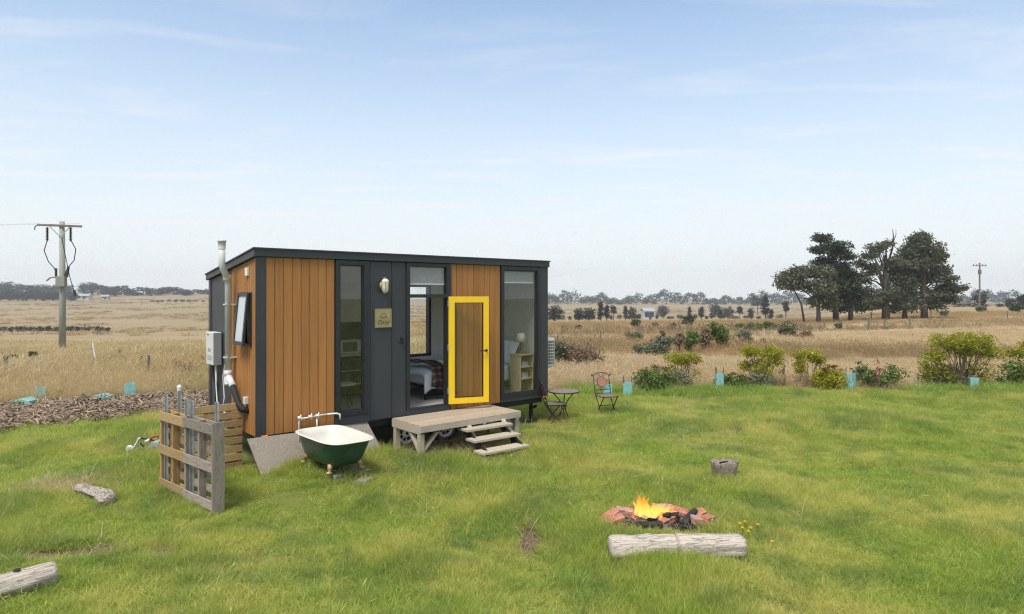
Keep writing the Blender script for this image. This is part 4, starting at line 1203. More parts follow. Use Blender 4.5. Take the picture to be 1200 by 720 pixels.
# ------------------------------------------------------------------ pallets and pickets
def pallet(name, label, a, b, height, horizontal_front, mf, mv, group='pallets standing as a windbreak', slats=7):
    """pallet on edge from a to b (world ground points); local x along, y towards the camera side is negative"""
    a = Vector((a[0], a[1], 0)); b = Vector((b[0], b[1], 0)); Lp = (b-a).length
    rz = math.atan2((b-a).y, (b-a).x)
    t = thing(name, label, 'pallet', (a.x, a.y, 0), rz, group)
    T = .13
    if horizontal_front == 'open':     # three boards across the front, bearers upright, slats behind
        for z in (.03, height*.5-.06, height-.15):
            MB().box(0, Lp, 0, .02, z, z+.12 if z < .1 else z+.13).build('front_board', M[mf], t, .003)
        for x_ in (.0, Lp*.5-.03, Lp-.05):
            MB().box(x_, x_+.05, .022, .022+.09, .0, height-.01).build('bearer', M[mv], t, .003)
        n = slats
        for i in range(n):
            z = .02 + (height-.13)*i/(n-1)
            MB().box(.004, Lp-.004, .114, .132, z, z+.095).build('slat', M[mf], t, .002)
    else:                              # slat side facing us
        n = slats
        for i in range(n):
            z = .03 + (height-.12)*i/(n-1)
            MB().box(0, Lp, random.uniform(-.003, .003), .018, z, z+.105).build('slat', M[mf], t, .003)
        for x_ in (.0, Lp*.5-.03, Lp-.06):
            MB().box(x_, x_+.055, .02, .11, 0, height-.02).build('bearer', M[mv], t, .003)
        for z in (.04, height*.5, height-.12):
            MB().box(0, Lp, .112, .13, z, z+.1).build('back_board', M[mf], t)
    return t
pA = H(-1.30, .30); pC = H(-1.03, -1.42)
dirv = (pC - pA).normalized()
# seen face looks to -X of the house, so the local -y side must face left/camera: run from far end to near end
mid = pA.lerp(pC, .49)
pallet('pallet', 'yellow pine pallet on edge, left half of the windbreak', (pA.x, pA.y), (mid.x, mid.y), 1.13, 'open', 'pallet_yellow_h', 'pallet_yellow')
off = dirv*.012
pg = pallet('pallet', 'grey weathered pallet on edge at the near corner of the windbreak', (mid.x+off.x-.018, mid.y+off.y-.018), (pC.x-.018, pC.y-.018), 1.15, 'open', 'pallet_grey', 'pallet_grey_v')
MB().box((pC-mid).length-.012, (pC-mid).length+.012, -.012, .15, .0, 1.16).build('end_board', M['pallet_grey_v'], pg, .003)
b0 = H(-1.12, .48); b1 = H(-.05, .48)
pallet('pallet', 'yellow pine pallet with its slats facing out beside the house corner', (b0.x, b0.y), (b1.x, b1.y), 1.06, 'slats', 'pallet_yellow_h', 'pallet_yellow', slats=8)
perp = Vector((-dirv.y, dirv.x, 0))
if perp.y < 0: perp = -perp
inn = perp
pk = [(pA + dirv*.12 + inn*.055, 1.36, 'galvanised picket at the far left end of the pallets'), (H(-1.0, .38), 1.42, 'galvanised picket with a white cap behind the yellow pallets'),
      (pA + dirv*.76 + inn*.07, 1.36, 'galvanised picket through the middle of the yellow pallet'), (mid + dirv*.09 + inn*.06, 1.36, 'galvanised picket where the yellow and grey pallets meet'), (pC - dirv*.10 + inn*.075, 1.40, 'galvanised picket at the near grey corner of the pallets')]
for p, h_, lab in pk:
    m = MB()
    for q in range(3):
        a = q*2*PI/3 + .4
        m.beam((p.x, p.y, -.1), (p.x, p.y, h_), .004, .004); m.beam((p.x+.016*math.cos(a), p.y+.016*math.sin(a), -.1), (p.x+.016*math.cos(a), p.y+.016*math.sin(a), h_), .007, .033, (math.cos(a), math.sin(a), 0))
    o = m.build('star_picket', M['galv']); tag(o, lab, 'picket', 'steel pickets holding the pallets')
    if 'cap' in lab: MB().lathe([(.03, -.06), (.035, .0), (.02, .03), (0, .035)], (p.x, p.y, h_), 12).build('cap', M['white_plastic'], o)
# skirting boards leaning under the house
def leaner(label, A, B, A2, B2, th=.018):
    """sheet with top edge A-B and foot A2-B2"""
    A, B, A2, B2 = map(Vector, (A, B, A2, B2))
    n = (B-A).cross(A2-A).normalized()*th
    m = MB(); m.add([A, B, B2, A2, A+n, B+n, B2+n, A2+n], [(0,1,2,3),(7,6,5,4),(0,4,5,1),(1,5,6,2),(2,6,7,3),(3,7,4,0)])
    o = m.build('skirting_board', M['board_grey'], bevel=.003)
    return tag(o, label, 'board', 'boards leaning under the house')
leaner('wide grey weathered board leaning under the house between pallet and bathtub', H(-.16, -.06, .60), H(.92, .02, .57), H(-.02, -.36, .0), H(.98, -.30, -.02))
leaner('narrow grey weathered board leaning under the house between bathtub and deck', H(1.35, .0, .60), H(1.90, .02, .60), H(1.45, -.26, -.02), H(2.14, -.22, -.02))

# ------------------------------------------------------------------ garden machine lying in the grass
tk = thing('garden_tool', 'grey and white garden tool with red grip lying behind the pallets', 'tool', (-6.42, 11.5, 0), -.12); tk.scale = (.72, .8, .8)
m = MB(); m.prism([(-.05, .02), (.42, .02), (.42, .30), (.26, .30), (.10, .16)], 'y', -.16, .16); m.build('body', M['galv'], tk, .015)
m = MB(); m.prism([(-.42, .03), (-.05, .02), (.08, .16), (-.20, .14)], 'y', -.12, .12); m.build('front_guard', M['heater_grey'], tk, .02)
m = MB(); m.tube([(-.42, -.1, .06), (-.30, -.1, .10), (-.20, -.1, .24), (-.14, -.1, .34), (-.10, -.1, .35)], .026, 10); m.build('handle', M['pvc'], tk, smooth=True)
m = MB(); m.tube([(-.14, -.1, .35), (.06, -.08, .33), (.22, -.05, .29)], .018, 8); m.tube([(-.14, -.05, .22), (.0, -.13, .18)], .02, 8); m.build('bar', M['black_metal'], tk)
m = MB(); m.tube([(.10, -.06, .27), (.16, -.08, .36), (.26, -.06, .40), (.34, -.06, .38)], .022, 10); m.build('grip', M['red'], tk, smooth=True)
m = MB(); m.tube([(.05, -.12, .28), (.14, -.12, .32)], .035, 10); m.build('knob', M['white_plastic'], tk, smooth=True)
m = MB(); m.lathe([(.0, -.03), (.09, -.03), (.11, 0), (.09, .03), (0, .03)], (-.36, -.13, .09), 16, Matrix.Rotation(R(90), 4, 'X')); m.build('wheel', M['pvc'], tk)

# ------------------------------------------------------------------ logs, stump, driftwood
def log(name, label, a, b, r0, r1, m, seed, cut=None, z=0.0, bend=.02, rough=.05):
    g = np.random.default_rng(seed)
    nz = make_noise(10, 3, 12)
    a = Vector(a); b = Vector(b); Lg = (b-a).length; n, ns = 40, 28
    vs, fs = [], []
    stations = [0, 0] + [i/n for i in range(n+1)] + [1, 1]
    if cut is not None:
        stations = sorted(set([0] + [i/n for i in range(n+1) if abs(i/n-cut) > .014] + [cut-.011, cut-.007, cut, cut+.007, cut+.011] + [1]))
    else: stations = [i/n for i in range(n+1)]
    for s in stations:
        for k in range(ns):
            an = 2*PI*k/ns
            rr = (r0 + (r1-r0)*s)*(1 + rough*float(nz(2*math.cos(an), 2*math.sin(an)+s*1.2)) + rough*.5*float(nz(9*math.cos(an), 6*s)))
            if cut is not None and abs(s-cut) < .008: rr *= .25
            if s in (0, 1): rr *= .93
            vs.append((s*Lg, rr*math.cos(an) + bend*math.sin(PI*s*1.3), rr*math.sin(an)))
    m_ = len(stations)
    for i in range(m_-1):
        for k in range(ns): fs.append((i*ns+k, i*ns+(k+1) % ns, (i+1)*ns+(k+1) % ns, (i+1)*ns+k))
    c0 = len(vs); vs.append((-.004, 0, 0)); c1 = len(vs); vs.append((Lg+.004, 0, 0))
    for k in range(ns): fs.append((c0, (k+1) % ns, k)); fs.append((c1, (m_-1)*ns+k, (m_-1)*ns+(k+1) % ns))
    o = MB().add(vs, fs).build(name, M[m], smooth=True)
    o.location = (a.x, a.y, a.z + z); d = b-a
    o.rotation_euler = (0, -math.atan2(d.z, math.hypot(d.x, d.y)), math.atan2(d.y, d.x))
    return o
o = log('log', 'long silvered log with a saw cut in front of the fire pit', LOG_A[0], LOG_A[1], .135, .118, 'log', 5, cut=.50, z=.115)
tag(o, 'long silvered log with a saw cut in front of the fire pit', 'log')
o = log('log', '', LOG_B[0], LOG_B[1], .115, .125, 'log', 8, z=.10); tag(o, 'pale bare log cut off by the lower left edge of the lawn', 'log')
kn = MB(); kn.lathe([(.0, .018), (.025, .012), (.035, -.005)], (.30, .0, .118), 9); kn.build('knot', M['char'], o, smooth=True)
o = log('driftwood', '', DRIFT[0], DRIFT[1], .075, .10, 'driftwood', 13, z=.06, bend=.03, rough=.12); o.scale = (1.12, 1.0, .72); tag(o, 'rotten grey log lying in the grass left of the pallets', 'log')
sp = MB(); sp.tube([(.38, .03, .05), (.62, .10, .05), (.86, .06, .0)], [.055, .05, .02], 10, jitter=.3); sp.tube([(.30, -.05, .05), (.55, -.09, .07), (.78, -.05, .02)], [.04, .035, .012], 10, jitter=.2); sp.build('splinter', M['driftwood'], o)
# stump
g = np.random.default_rng(21); nz = make_noise(9, 2, 8); ns = 36
vs, fs = [], []
for j, (z, r_) in enumerate(((-.05, .165), (.03, .165), (.10, .172), (.18, .185), (.245, .198), (.262, .19))):
    for k in range(ns):
        a = 2*PI*k/ns; rr = r_*(1 + .06*float(nz(1.5*math.cos(a), 1.5*math.sin(a)+z)) + .035*float(nz(7*math.cos(a), 7*math.sin(a))))
        vs.append((rr*math.cos(a), rr*math.sin(a), z + (.018*float(nz(2*math.cos(a), 2*math.sin(a))) if j > 3 else 0)))
for j in range(5):
    for k in range(ns): fs.append((j*ns+k, j*ns+(k+1) % ns, (j+1)*ns+(k+1) % ns, (j+1)*ns+k))
b = 5*ns
for k in range(ns): 
    v = vs[b+k]; vs.append((v[0]*.45, v[1]*.45, .235 + .02*float(nz(v[0]*8, v[1]*8))))
vs.append((0, 0, .215))
for k in range(ns): fs.append((b+k, b+(k+1) % ns, b+ns+(k+1) % ns, b+ns+k)); fs.append((b+ns+k, b+ns+(k+1) % ns, b+2*ns))
o = MB().add(vs, fs).build('tree_stump', M['stump'], smooth=True); o.location = STUMP; tag(o, 'short grey cut stump standing in the lawn behind the fire', 'stump')
kk_ = MB(); kk_.box(-.14, .02, -.015, .015, .22, .266); kk_.build('split', M['char'], o, loc=(0.02, -.03, 0), rot=(0, 0, .5))

# ------------------------------------------------------------------ fire pit
m = MB()
vs, fs = [], []
nz = make_noise(10, 4, 16)
for i in range(31):
    for j in range(49):
        q = i/30; a = 2*PI*j/48
        x_, y_ = .66*q*math.cos(a), .36*q*math.sin(a)
        vs.append((x_, y_, -.045 + .07*(1-q*q) + .018*float(nz(x_*2, y_*2)) + (-.03 if i == 30 else 0)))
for i in range(30):
    for j in range(48): fs.append((i*49+j, i*49+j+1, (i+1)*49+j+1, (i+1)*49+j))
o = m.add(vs, fs).build('ash_bed', M['ash'], smooth=True); o.location = (FIRE.x, FIRE.y, .0); tag(o, kind='stuff')
def px_pt(px, py, z=0.05):
    d = (EYE - z)*FPX/(py-HOR); return Vector(((px-600)/FPX*d, d, z))
brk = [  # column, row, yaw, tilt x, tilt y, length, mat, label
 (714, 606, .5, .15, -.35, .25, 'brick', 'red brick leaning at the left end of the fire ring'),
 (720, 611, .35, .1, -.30, .24, 'brick', 'red brick lying lowest at the left end of the fire ring'),
 (732, 600, -.1, .1, .12, .22, 'brick_pale', 'pale mortar stained brick at the back left of the fire ring'),
 (747, 601, 1.0, .6, -.7, .25, 'brick', 'red brick standing on edge just left of the flames'),
 (776, 597, .1, .5, .1, .24, 'brick_pale', 'pale brick behind the flames'),
 (784, 608, .5, .2, -.25, .27, 'brick', 'big red brick lying in front of the flames'),
 (795, 600, -.2, .35, .2, .22, 'brick', 'red brick at the back right of the flames'),
 (815, 604, .4, .25, -.2, .26, 'brick', 'red brick on top at the right end of the fire ring'),
 (822, 610, .25, .15, .1, .25, 'brick_pale', 'pale chipped brick at the right end of the fire ring'),
 (829, 609, .9, .1, .15, .24, 'brick', 'red brick lying outermost at the right end of the fire ring'),
 (764, 617, .1, .05, .0, .24, 'char', 'sooty black brick in the front of the fire ring')]
for i, (px, py, yaw, tx, ty, ln, mt, lab) in enumerate(brk):
    g = np.random.default_rng(500+i); p = px_pt(px, py, .06)
    m = MB(); bm_ = bmesh.new(); bmesh.ops.create_cube(bm_, size=1)
    bmesh.ops.subdivide_edges(bm_, edges=bm_.edges[:], cuts=3, use_grid_fill=True)
    for v in bm_.verts:
        v.co = Vector((v.co.x*ln, v.co.y*.115, v.co.z*.085)) + Vector(g.normal(0, .0035, 3))
    idx = {v: k for k, v in enumerate(bm_.verts)}
    m.add([v.co.copy() for v in bm_.verts], [[idx[v] for v in f.verts] for f in bm_.faces]); bm_.free()
    o = m.build('brick', M[mt], bevel=.006); o.location = p; o.rotation_euler = (tx, ty, yaw); tag(o, lab, 'brick', 'bricks round the fire')
for i, (a, b, r_, lab) in enumerate((((-.16, .02, .04), (.22, -.06, .10), .045, 'charred stick lying under the flames'), ((-.1, .10, .06), (.10, -.10, .12), .04, 'charred stick crossing the flames'), ((.22, -.20, .02), (.46, .10, .10), .05, 'charred grey log right of the flames'), ((-.45, -.1, .02), (-.22, -.16, .03), .03, 'small charred stick at the left of the ash'), ((.05, -.22, .02), (.33, -.25, .03), .03, 'small charred stick at the front of the ash'))):
    a = Vector(a); b = Vector(b); pts = [a.lerp(b, t) + Vector((0, 0, random.uniform(-.008, .008))) for t in (0, .25, .5, .75, 1)]
    o = MB().tube(pts, [r_*q for q in (.9, 1, .95, 1, .8)], 10, jitter=.14).build('charred_wood', M['char']); o.location = FIRE; tag(o, lab, 'firewood', 'burnt wood in the fire pit')
# flames: tongues of burning gas
def flame_mat():
    k = N('burning gas')
    c = k.n('TexCoord'); s = k.n('SeparateXYZ'); k.l(c.outputs['Generated'], s.inputs[0])
    n = k.noise(k.coord('Object', (1, 1, .45)), 17, 3, .6, 1.2)
    hgt = k.math('ADD', s.outputs['Z'], k.math('MULTIPLY', k.math('SUBTRACT', n, .5), .9))
    col = k.ramp(hgt, [(.0, (1.0, .66, .22)), (.30, (1.0, .52, .08)), (.62, (1.0, .33, .025)), (1.0, (.9, .15, .01))])
    em = k.n('Emission', Strength=.95); k.l(col, em.inputs['Color'])
    tr = k.n('BsdfTransparent')
    al = k.math('MULTIPLY', k.ramp(n, [(.40, (.0, .0, .0)), (.62, (.62, .62, .62))]), k.ramp(s.outputs['Z'], [(.45, (.95, .95, .95)), (1.0, (.12, .12, .12))]))
    m = k.n('MixShader'); k.l(al, m.inputs[0]); k.l(tr.outputs[0], m.inputs[1]); k.l(em.outputs[0], m.inputs[2]); k.l(m.outputs[0], k.out.inputs['Surface'])
    return k.m
M['flame'] = flame_mat()
fm = MB()
g = np.random.default_rng(4)
for (x_, y_, h_, r_) in ((-.17, .02, .37, .045), (-.14, .03, .31, .04), (-.13, .0, .28, .05), (-.07, .03, .27, .06), (-.02, -.04, .20, .08), (.06, .02, .15, .07), (.13, -.03, .12, .06), (.20, .02, .15, .045), (-.10, -.07, .18, .05), (.02, -.09, .12, .055), (.26, .0, .13, .04), (-.04, .06, .24, .05), (.10, .06, .15, .045), (-.15, -.03, .24, .035), (-.19, .05, .20, .03), (0, -.06, .17, .06), (.08, -.06, .15, .05), (.16, .05, .15, .05), (-.05, -.02, .15, .07), (.04, .0, .13, .08), (.17, -.05, .1, .05)):
    pts = []; rs = []
    ph, ph2 = g.uniform(0, 6, 2)
    for i in range(13):
        t = i/12
        pts.append((x_ + .035*math.sin(4.5*t+ph)*t, y_ + .03*math.sin(4*t+ph2)*t, .0 + h_*.88*t*g.uniform(.98, 1.02)))
        rs.append(max(.002, r_*(1-t)**.75*(.55+1.1*t if t < .4 else 1.0)*(1 + .12*math.sin(9*t+ph))))
    fm.tube(pts, rs, 12)
o = fm.build('fire', M['flame'], smooth=True); o.location = (FIRE.x - .1, FIRE.y, .08); tag(o, 'yellow flames burning in the brick fire pit', 'fire')

# ------------------------------------------------------------------ bistro set
def bistro_chair(label, loc, rz):
    t = thing('bistro_chair', label, 'chair', loc, rz, 'bistro chairs on the lawn')   # faces +x
    hw = .20
    m = MB()
    m.box(-.20, .20, -.20, .20, .440, .452)
    m.build('seat', M['mosaic_top'], t, .004)
    sf = MB(); sf.tube([(-.20, -.20, .445), (.20, -.20, .445), (.21, 0, .445), (.20, .20, .445), (-.20, .20, .445), (-.20, -.20, .445)], .011, 8); sf.build('seat_frame', M['chair_metal'], t)
    for s in (-1, 1):
        MB().tube([(.20, s*.17, .44), (-.16, s*.19, .0)], .011, 8).build('leg', M['chair_metal'], t)
        MB().tube([(-.20, s*.185, .44), (-.05, s*.18, .21), (.20, s*.175, .0)], .011, 8).build('leg', M['chair_metal'], t)
        MB().tube([(-.19, s*hw, .44), (-.25, s*hw, .66), (-.30, s*hw, .86), (-.305, s*(hw+.02), .90), (-.31, s*(hw+.045), .905), (-.31, s*(hw+.05), .88), (-.31, s*(hw+.03), .875)], .010, 8).build('back_post', M['chair_metal'], t)
    m = MB(); bk = lambda y, z: (-.19 - (z-.44)*.262, y, z)
    m.tube([bk(hw*math.cos(a), .86 + .09*math.sin(a)) for a in np.linspace(0, PI, 17)], .009, 8)
    m.tube([bk(-hw, .56), bk(hw, .56)], .008, 8); m.tube([bk(-hw, .475), bk(hw, .475)], .008, 8)
    for s in (-1, 1):
        m.tube([bk(s*(.06 + .045*math.cos(a)*(1-a/9)), .61-.045+ .045*math.sin(a)*(1-a/9)+.0) for a in np.linspace(0, 6, 16)], .006, 6)
        m.tube([bk(s*(.065 + .05*math.cos(a)*(1-a/9)), .885 + .04*math.sin(a)*(1-a/9)) for a in np.linspace(0, 6, 16)], .006, 6)
        m.tube([bk(s*.115, .74), bk(s*.17, .79), bk(s*.2, .80)], .006, 6); m.tube([bk(s*.10, .68), bk(s*.17, .63), bk(s*.2, .60)], .006, 6)
    m.build('back_frame', M['chair_metal'], t)
    Mx = Matrix.Rotation(R(90-14.7), 4, 'Y')
    d = MB().lathe([(0, -.008), (.115, -.008), (.118, 0), (.115, .008), (0, .008)], bk(0, .735), 28, Mx); d.build('backrest', M['mosaic'], t)
    rg = MB().tube([Vector(bk(0, .735)) + Mx @ Vector((.12*math.cos(a), .12*math.sin(a), 0)) for a in np.linspace(0, 2*PI, 29)], .008, 6, cap=False); rg.build('backrest_rim', M['chair_metal'], t)
    MB().tube([(-.02, -.185, .22), (-.02, .185, .22)], .008, 8).build('stretcher', M['chair_metal'], t)
    return t
bistro_chair('dark iron bistro chair turned sideways, beside the house corner', (.92, 14.05, 0), R(8))
bistro_chair('dark iron bistro chair facing the camera with a round mosaic back', (2.20, 15.15, 0), R(-72))
t = thing('bistro_table', 'small round dark iron bistro table between the two chairs', 'table', (1.13, 14.25, 0))
MB().lathe([(0, .665), (.33, .665), (.335, .68), (.33, .695), (0, .695)], n=40).build('tabletop', M['mosaic_top'], t)
MB().tube([(.34*math.cos(a), .34*math.sin(a), .68) for a in np.linspace(0, 2*PI, 41)], .012, 8, cap=False).build('rim', M['chair_metal'], t)
for i in range(3):
    a = i*2*PI/3 + .5; c_, s_2 = math.cos(a), math.sin(a)
    MB().tube([(r_*c_, r_*s_2, z) for r_, z in ((.29, .66), (.24, .60), (.12, .50), (.055, .40), (.045, .28), (.09, .16), (.18, .06), (.26, .0))], .011, 8).build('leg', M['chair_metal'], t)
MB().lathe([(.05, .36), (.06, .375), (.05, .39)], n=16).build('collar', M['chair_metal'], t)
# ------------------------------------------------------------------ planted row, tree guards
def bush(name, label, cat, px, d, blobs, per, spread, size, mat, seed, stems='stem', nst=9, group=None, flat=.7, up=.0, stem_r=.016, base_spread=.12, m_leaf='foliage'):
    """blobs given in metres about the foot: (dx, dy, z, rx, ry, rz, count)"""
    p = at(px, d)
    t = thing(name, label, cat, p, 0, group)
    g = np.random.default_rng(seed)
    bl = [((b[0], b[1], b[2]), (b[3], b[4], b[5]), b[6]) for b in blobs]
    o, ce = foliage(m_leaf, M[mat], bl, per, spread, size, seed, t, flat, up)
    if nst:
        mb = MB()
        pick = g.choice(len(ce), min(nst, len(ce)), replace=False)
        limbs(mb, lambda q: (q[0]*.12 + g.normal(0, base_spread*.3), q[1]*.12 + g.normal(0, base_spread*.3), -.03), [ce[i] for i in pick], stem_r, stem_r*.35, g, .08, 5)
        mb.build('stems', M[stems], t)
    return t
s = 19.3/FPX     # metres per photo pixel on the planted row
YG = 'yellow green shrubs in the planted row'
bush('shrub', 'flat topped yellow green shrub on bare leaning stems, left end of the row', 'shrub', 804, 19.6,
     [(-.12, 0, .88, .50, .35, .12, 46), (.10, .1, .78, .35, .3, .15, 24), (-.45, 0, .55, .12, .12, .12, 5), (.28, 0, .45, .15, .15, .1, 4)], 34, .075, .034, 'yellowgreen', 31, nst=22, group=YG)
bush('shrub', 'bushy yellow green shrub with three leafy tiers, left of centre of the row', 'shrub', 892, 19.3,
     [(-.30, 0, 1.10, .34, .3, .16, 36), (.28, 0, 1.05, .36, .3, .16, 34), (0, 0, .62, .42, .35, .35, 42), (-.42, .1, .66, .2, .2, .1, 14), (.46, 0, .80, .16, .2, .1, 12), (0, 0, .25, .4, .3, .2, 14)], 34, .075, .036, 'yellowgreen', 32, nst=20, group=YG)
bush('shrub', 'small round yellow green shrub right of the middle of the row', 'shrub', 950, 19.5,
     [(-.05, 0, .95, .44, .32, .18, 50), (-.28, 0, .62, .24, .2, .2, 18), (.3, 0, .80, .22, .2, .1, 12)], 34, .07, .034, 'yellowgreen', 33, nst=16, group=YG)
bush('shrub', 'largest yellow green shrub with broad canopy and bare pale stems', 'shrub', 1124, 19.0,
     [(.05, 0, 1.42, .95, .6, .22, 120), (.45, .1, 1.15, .7, .5, .2, 56), (-.75, 0, 1.0, .30, .3, .22, 30), (-.35, .1, .45, .5, .4, .35, 22), (.42, 0, .55, .5, .4, .35, 26), (.95, 0, 1.02, .3, .25, .1, 14), (-.95, 0, .55, .25, .2, .3, 18)], 36, .085, .036, 'yellowgreen', 34, nst=46, group=YG, stem_r=.02)
bush('shrub', 'yellow green shrub cut off by the right edge of the picture', 'shrub', 1206, 19.2,
     [(-.28, 0, 1.05, .42, .3, .12, 34), (.3, 0, 1.25, .5, .4, .2, 40), (0, 0, .45, .5, .4, .4, 50)], 34, .075, .036, 'yellowgreen', 35, nst=18, group=YG)
def sedum(label, px, d, w, h, seed, heads):
    t = bush('sedum', label, 'plant', px, d, [(0, 0, h*.42, w*.5, w*.35, h*.42, int(90*w))], 40, .07, .038, 'midgreen' if seed % 2 else 'yellowgreen', seed, nst=0, group='rust headed plants in the row', up=.6)
    g = np.random.default_rng(seed+1)
    c = np.stack([g.normal(0, w*.27, heads), g.normal(0, w*.2, heads), h*(.86+.12*g.uniform(0, 1, heads)) - .0], -1)
    c[:, 2] -= .35*np.abs(c[:, 0])/w*h
    V, Q, ti = leaf_cloud(c, 34, .045, .022, g, .3)
    np_mesh('flower_head', V, [Q], M['rusthead'], ti, t)
sedum('broad bright green clump with rust flower heads, nearest the bistro set', 768, 18.7, 1.15, .80, 41, 16)
sedum('low green clump with rust heads right of the first tree guard', 858, 18.9, .9, .52, 43, 12)
sedum('bright yellowish green clump with rust heads beside the small shrub', 972, 18.9, .9, .78, 44, 12)
PL = 'leafy plants in the row'
bush('perennial', 'dark green leafy clump right of the middle tree guard', 'plant', 1034, 19.2, [(-.3, 0, .33, .45, .35, .33, 30), (.25, 0, .40, .35, .3, .40, 26)], 30, .075, .045, 'midgreen', 51, nst=8, group=PL)
bush('perennial', 'reddish stemmed plant standing in front of the dark green clump', 'plant', 1029, 18.8, [(0, 0, .45, .14, .14, .4, 8)], 14, .05, .035, 'redleaf', 52, nst=6, group=PL)
bush('perennial', 'brownish bare weed between the two middle shrubs', 'plant', 916, 18.9, [(0, 0, .4, .10, .1, .38, 8)], 14, .05, .035, 'weedbrown', 53, nst=6, group=PL)
bush('perennial', 'grey green clump beneath the leaning shrub', 'plant', 796, 19.0, [(0, 0, .3, .4, .3, .3, 34)], 30, .08, .05, 'greygreen', 54, nst=4, group=PL)
bush('perennial', 'grey green clump below the bushy three tiered shrub', 'plant', 888, 19.0, [(0, 0, .25, .55, .3, .25, 34)], 30, .08, .05, 'greygreen', 55, nst=4, group=PL)
bush('perennial', 'grey green weeds under the largest shrub', 'plant', 1105, 19.3, [(0, 0, .35, .7, .4, .35, 44)], 28, .09, .05, 'greygreen', 56, nst=10, group=PL)
bush('perennial', 'dark leafy clump at the right edge of the row', 'plant', 1188, 19.0, [(0, 0, .4, .45, .3, .45, 40)], 30, .08, .05, 'midgreen', 57, nst=4, group=PL)
bush('perennial', 'dark green tuft with bare stems left of the reddish plant', 'plant', 1011, 19.6, [(0, 0, .55, .25, .2, .3, 16)], 26, .07, .05, 'darkleaf', 58, nst=5, group=PL)

def tree_guard(label, p, h=.46, w=.30, lean=0.0, stakes=True, rz=0.3, lying=False, group='aqua tree guards'):
    t = thing('tree_guard', label, 'tree guard', p, rz, group)
    m = MB()
    if lying:
        m.prism([(-w*.6, .0), (w*.5, .0), (w*.62, .10), (w*.1, .17), (-w*.5, .12)], 'y', -h*.4, h*.4)
        m.build('sleeve', M['guard'], t, .01)
        return t
    tri = [(w*.5*math.cos(a), w*.5*math.sin(a)) for a in (R(90), R(210), R(330))]
    rows = []
    for z, q in ((0, 1), (h*.33, 1.03), (h*.7, .98), (h, 1.02)):
        ring = []
        for i in range(3):
            a, b = Vector(tri[i]), Vector(tri[(i+1) % 3])
            for u in (.04, .3, .5, .7, .96):
                p_ = a.lerp(b, u)*q; ring.append((p_.x + lean*z, p_.y, z))
        rows.append(ring)
    n = 15
    m.add([v for r_ in rows for v in r_], [(i*n+k, i*n+(k+1) % n, (i+1)*n+(k+1) % n, (i+1)*n+k) for i in range(3) for k in range(n)])
    o = m.build('sleeve', M['guard'], t)
    sd = o.modifiers.new('th', 'SOLIDIFY'); sd.thickness = .006
    if stakes:
        for x_, y_ in tri[:3]:
            MB().beam((x_*.86 + 0, y_*.86, -.05), (x_*.86 + lean*.6, y_*.86, h+.18), .02, .02).build('stake', M['post_wood'], t)
    return t
tree_guard('aqua tree guard with two stakes, standing between the leaning and bushy shrubs', at(842, 18.7), .52, .32)
tree_guard('aqua tree guard leaning in front of the dark green clump', at(997, 18.7) + Vector((0, 0, .02)), .48, .34, .12, rz=.8)
tree_guard('aqua tree guard under the largest yellow green shrub', at(1140, 18.6), .40, .32, 0, False, rz=.1)
tree_guard('aqua tree guard with stakes, just right of the front facing bistro chair', at(734, 18.0), .38, .34)
tree_guard('aqua tree guard half hidden behind the front facing bistro chair', at(711, 17.4), .40, .30, 0, False)
for lab, px, d, h, w, ly in (('upright pale aqua tree guard at the left end of the mulch', 48, 16.8, .34, .30, False), ('upright pale aqua tree guard at the middle of the mulch bank', 153, 17.4, .38, .32, False), ('flattened aqua tree guard lying between the two upright ones on the mulch', 119, 16.9, .5, .34, True), ('flattened pale tree guard lying leftmost on the mulch', 29, 16.2, .5, .34, True)):
    p = at(px, d); p.z += .06
    tree_guard(lab, p, h, w, 0, False, rz=.4 if not ly else .1, lying=ly)

# yellow dandelions by the log
for i, (px, py) in enumerate(((867, 613), (873, 611), (870, 618), (880, 618), (888, 614), (905, 633), (877, 622))):
    p = px_pt(px, py, .12); p.z = ground_z(p.x, p.y)
    t = thing('dandelion', 'small yellow flower in the grass right of the fire pit', 'flower', p, 0, 'yellow flowers by the log')
    MB().tube([(0, 0, 0), (.005, 0, .06), (0, .004, .11)], .0025, 5).build('stem', M['lush'], t)
    m = MB()
    for q in range(3): m.lathe([(.004, 0), (.02-.004*q, .005+.004*q), (.019-.004*q, .007+.004*q)], (0, 0, .108), 12)
    m.build('flower_head', M['dandelion'], t)

# ------------------------------------------------------------------ scrub in the paddock on the right
SC = 'wild bushes in the dry paddock'
def scrub(label, px, py, w, h, mat, seed, per=22, size=.06, d=None, dens=1.0, nst=10, name='bush', stems='stem'):
    """bush by column, foot row, width and height in photo pixels"""
    dd = d or 2.78*FPX/(py-HOR)
    mpp = dd/FPX; ww, hh = w*mpp, h*mpp
    n = int(34*dens)
    g = np.random.default_rng(seed)
    bl = [(g.normal(0, ww*.08), 0, hh*.55, ww*.42, ww*.34, hh*.42, n)] + [(g.uniform(-.36, .36)*ww, g.uniform(-.2, .2)*ww, hh*g.uniform(.35, .9), ww*.18, ww*.16, hh*.14, int(n*.3)) for _ in range(5)]
    return bush(name, label, 'bush', px, dd, bl, per, ww*.055+.02, size, mat, seed, stems, nst, SC, stem_r=.02)
scrub('loose leafy bush poking out from behind the house above the air conditioner', 650, 412, 26, 34, 'greygreen', 601, size=.05, d=24)
scrub('rounded grey green bush right of the air conditioner', 662, 431, 24, 30, 'greygreen', 602, size=.045, d=24.5, dens=1.4)
scrub('brown dead weedy bush right of the rounded grey green bush', 689, 433, 52, 34, 'weedbrown', 603, size=.04, d=24, dens=2.2, nst=60)
scrub('grey green scrub behind the leaning shrub', 774, 420, 34, 26, 'greygreen', 604, dens=1.3)
scrub('upright mid green bush above the leaning shrub', 808, 412, 24, 30, 'midgreen', 605)
